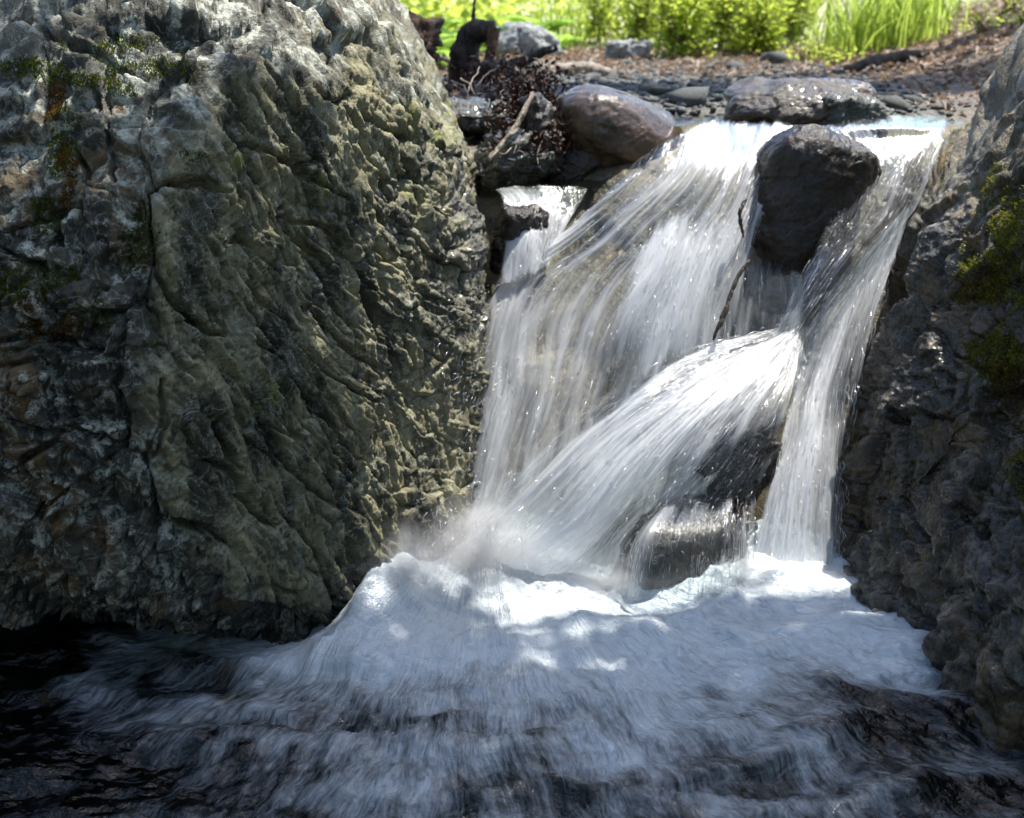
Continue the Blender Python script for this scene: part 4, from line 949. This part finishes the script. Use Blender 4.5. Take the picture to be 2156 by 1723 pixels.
shrub_labels = iter(('dense yellow-green shrub right behind the sunlit white stone', 'tallest leafy shrub with brown stems showing through', 'low leafy shrub beside the dark mossy stone', 'broad leafy shrub between the pale slab and the tallest shrub', 'thin pale shrub beside the ferns', 'loose shrub between the tallest shrub and the tall grass'))
for px, Y, h, w, nl in ((1390, 7.2, .55, .34, 1300), (1470, 7.7, .75, .36, 1500), (1545, 7.3, .5, .30, 1000), (1325, 7.9, .6, .36, 1100), (1250, 8.8, .55, .36, 700), (1610, 8.3, .6, .36, 900)):
    x, y = gp(px, Y); shrub(x, y, h, w, 16, nl, next(shrub_labels), 'shrubs behind the gravel bar', leaf=.05)
grass_labels = iter(('tall green grass clump next to the loose shrub', 'tallest green grass clump on the far bank', 'thick green grass clump above the low mossy log', 'pale green grass clump behind the other grass clumps', 'sparse green grass showing behind the tallest shrub', 'sparse grass tuft between the ferns and the thin pale shrub'))
for px, Y, h, nb in ((1720, 7.0, .55, 150), (1770, 7.2, .65, 170), (1830, 7.0, .6, 170), (1860, 8.2, .6, 90), (1580, 8.6, .7, 90), (1175, 8.6, .55, 60)):
    x, y = gp(px, Y); grass_clump(x, y, h, .22, nb, next(grass_labels), 'grass clumps on the far bank')
for px, Y, L, nf in ((880, 6.6, .42, 10), (930, 7.0, .45, 11), (990, 7.6, .5, 11), (1050, 8.2, .5, 11), (900, 8.0, .5, 11), (1120, 8.6, .5, 11), (1160, 7.9, .35, 9), (960, 6.3, .30, 8)):
    x, y = gp(px, Y); fern(x, y, L, nf, 'bright green fern growing behind the driftwood stump and pale slab', 'ferns behind the stump')
for px, Y, h in ((1960, 6.6, .12), (2050, 6.3, .14), (2120, 6.2, .2), (2090, 6.9, .2), (1700, 6.5, .12), (1640, 6.8, .16), (2010, 7.0, .25)):
    x, y = gp(px, Y); shrub(x, y, h, .14, 9, 120, 'low small-leaved plant in the right bank litter', 'low plants on the right bank', leaf=.03, name='plant')
# loose undergrowth further back, one mass
n = 22000
x = rng.uniform(-6, 7, n); y = 7.9 + rng.random(n) ** 1.6 * 12; dens = vnoise(np.stack([x * .5, y * .4, x * 0], -1), 61) - 1.2 * sstep(1.8, 3.0, x - .25 * (y - 9)) 
k_ = dens > -0.12; x, y = x[k_], y[k_]; n = len(x); z = gz(x, y) + rng.random(n) ** 1.5 * (.45 + .05 * (y - 9))
dd = unit(n); dd[:, 2] = np.abs(dd[:, 2]) * .5; nn = unit(n); nn[:, 2] += .6
V, F = leaves_np(np.stack([x, y, z], -1), dd, nn, .06 + .07 * rng.random(n), .04 + .03 * rng.random(n))
link('undergrowth', mesh_np('undergrowth', V, F, M['leaf'], smooth=False), label='mass of sunlit undergrowth on the slope behind', kind='stuff')

# ------------------------------------------------------------------ moss on the rocks
def moss(Vg, Ng, parent, ells, n, mat, hgt=0.010, seed=0):
    px, py = project(Vg); w = np.zeros(px.shape); nz = fbm(Vg * 14, 3, 90 + seed)
    for (cx, cy, rx, ry, s_) in ells: w = np.maximum(w, s_ * sstep(1.15, .5, np.hypot((px - cx) / rx, (py - cy) / ry) + .9 * nz))
    fwd = (Ng * (np.array([0, 0, CAM_H]) - Vg)).sum(-1) > -0.1
    w = np.where(fwd & (w > 0.25), w, 0).ravel(); idx = rng.choice(w.size, n, p=w / w.sum())
    p = Vg.reshape(-1, 3)[idx] + rng.normal(size=(n, 3)) * .0025; nn = Ng.reshape(-1, 3)[idx]
    d = nn + rng.normal(size=(n, 3)) * .55 + np.array([0, 0, .35]); L = hgt * (.4 + .9 * rng.random(n))
    V, F = leaves_np(p - nn * .002, d, unit(n), L, L * .42, .2)
    link('moss', mesh_np('moss', V, F, M[mat], smooth=False), parent, kind='stuff')
moss(BV, BN, boulder, [(70, 140, 60, 22, 1), (160, 168, 80, 24, 1), (250, 185, 40, 16, .8), (95, 430, 40, 18, .8), (70, 590, 90, 60, .9), (200, 660, 40, 40, .7), (130, 330, 30, 80, .6), (105, 470, 30, 30, .6), (290, 520, 40, 70, .5), (420, 330, 50, 20, .5), (330, 140, 90, 30, .5), (250, 95, 120, 25, .5)], 15000, 'moss', .008, 1)
moss(BV, BN, boulder, [(120, 250, 22, 60, .8), (140, 330, 20, 60, .7), (150, 380, 18, 50, .7), (125, 690, 60, 30, .8), (60, 640, 40, 30, .5)], 5000, 'moss_rust', .008, 2)
moss(OV, ON, outcrop, [(2125, 500, 45, 65, 1), (2060, 190, 30, 40, .8), (2050, 620, 40, 30, .6), (2110, 770, 60, 70, .7), (2150, 1000, 30, 80, .5), (2010, 240, 30, 60, .6), (1985, 330, 14, 60, .6), (2090, 560, 90, 90, .6), (2120, 420, 60, 60, .8)], 13000, 'moss_yellow', .010, 3)
moss(OV, ON, outcrop, [(2060, 610, 50, 30, .9), (2110, 780, 30, 50, .8), (2100, 560, 30, 30, .6)], 2500, 'moss_rust', .010, 4)

# ------------------------------------------------------------------ trees overhead (outside the picture) that shade the gorge
def tree(x, y, h, r, label, blobs, nl, leaf=.10):
    z = float(gz(x, y)[0]); o = empty('tree', (x, y, z - .1), label, 'tree'); o_ = np.array([x, y, z - .1])
    trunk = cr(np.array([(0, 0, 0), (r * .6, -r * .4, h * .4), (-r * .3, r * .5, h * .75), (0, 0, h)]), 24); ps = [tube(trunk, np.linspace(r, r * .35, 24), 10)]
    LP = []
    vol = np.array([b[3] * b[4] for b in blobs]); vol = vol / vol.sum()
    for (bx, by, bz, rx, ry), q in zip(blobs, vol):
        c = np.array([bx, by, bz]) - o_; s0 = trunk[14 + random.randrange(8)]
        ps.append(tube(cr(np.array([s0, (s0 * .4 + c * .6) + np.array([0, 0, -.15]), c]), 12), np.linspace(r * .4, .012, 12), 6))
        k = int(nl * q); u_ = unit(k) * rng.random((k, 1)) ** .45; nz = 1 + .35 * fbm(u_ * 2.5 + bx, 3, 33)[:, None]
        LP.append(c + u_ * nz * np.array([rx, ry, .40 * (rx + ry) / 2]))
    V, F = merge(ps); link('trunk', mesh_np('trunk', V, F, M['wood']), o)
    LP = np.concatenate(LP); k = len(LP); dd = unit(k); dd[:, 2] -= .3; nn = unit(k); nn[:, 2] += 1.2
    V, F = leaves_np(LP, dd, nn, leaf * (.7 + .6 * rng.random(k)), leaf * .6 * (.7 + .6 * rng.random(k)))
    link('crown', mesh_np('crown', V, F, M['tree_leaf'], smooth=False), o); return o
def over(x, y, z, rx, ry, H=5.2):                      # crown clump whose shadow falls about (x, y, z)
    t = (H - z) / SUN_DIR[2]; return (x + SUN_DIR[0] * t, y + SUN_DIR[1] * t, H, rx, ry)
tree(-3.6, 4.6, 6.0, .16, 'slender tree on the left bank with a limb reaching over the big boulder', [over(-1.5, 2.5, 1.3, .5, .4), over(-.9, 3.4, 1.8, .45, .35), over(-1.9, 3.3, 1.8, .6, .6)], 2200)
tree(4.3, 4.2, 6.0, .17, 'leaning tree on the right bank with limbs over the pool', [over(.25, 2.18, 0, .65, .42), over(.55, 2.55, 0, .22, .16, 5.6), over(-.2, 2.55, 0, .18, .14, 4.8), over(-.5, 2.2, 0, .5, .40, 5.5), over(.9, 2.2, .05, .5, .42, 5.0), over(1.75, 3.0, 1.0, .40, .5, 5.4), over(0.35, 1.6, 0, .9, .40, 5.3), over(-.6, 1.6, 0, .8, .45, 5.2), over(-1.0, 1.9, 0, .5, .4, 5.4), over(1.1, 1.6, 0, .7, .40, 5.2)], 11500)
tree(5.2, 8.2, 6.5, .18, 'tree on the right bank shading the near gravel', [over(.7, 5.0, 1.2, .7, .42), over(1.5, 5.1, 1.2, .7, .45, 5.5), over(2.2, 5.2, 1.3, .6, .5, 5.1), over(.0, 4.9, 1.2, .6, .42, 5.3)], 4200)
for i, (x, y) in enumerate(((-3.4, -2.6), (0.6, -4.2), (3.8, -2.2), (-5.2, 1.2), (5.6, 1.0))):  # those behind the camera are added to darken fill light and reflections
    tree(x, y, 5.5, .2, ('unseen tree added behind the camera on the left to darken the fill light', 'unseen broad tree added behind the camera to darken the fill light', 'unseen leafy tree added behind the camera on the right to darken the fill light', 'leafy tree on the left slope level with the pool', 'leafy tree on the right slope level with the pool')[i],
         [(x + random.uniform(-1.2, 1.2), y + random.uniform(-1, 1), zz, 1.3, 1.3) for zz in (1.6, 2.4, 3.2, 4.0, 4.8, 5.4)], 5000, .2)
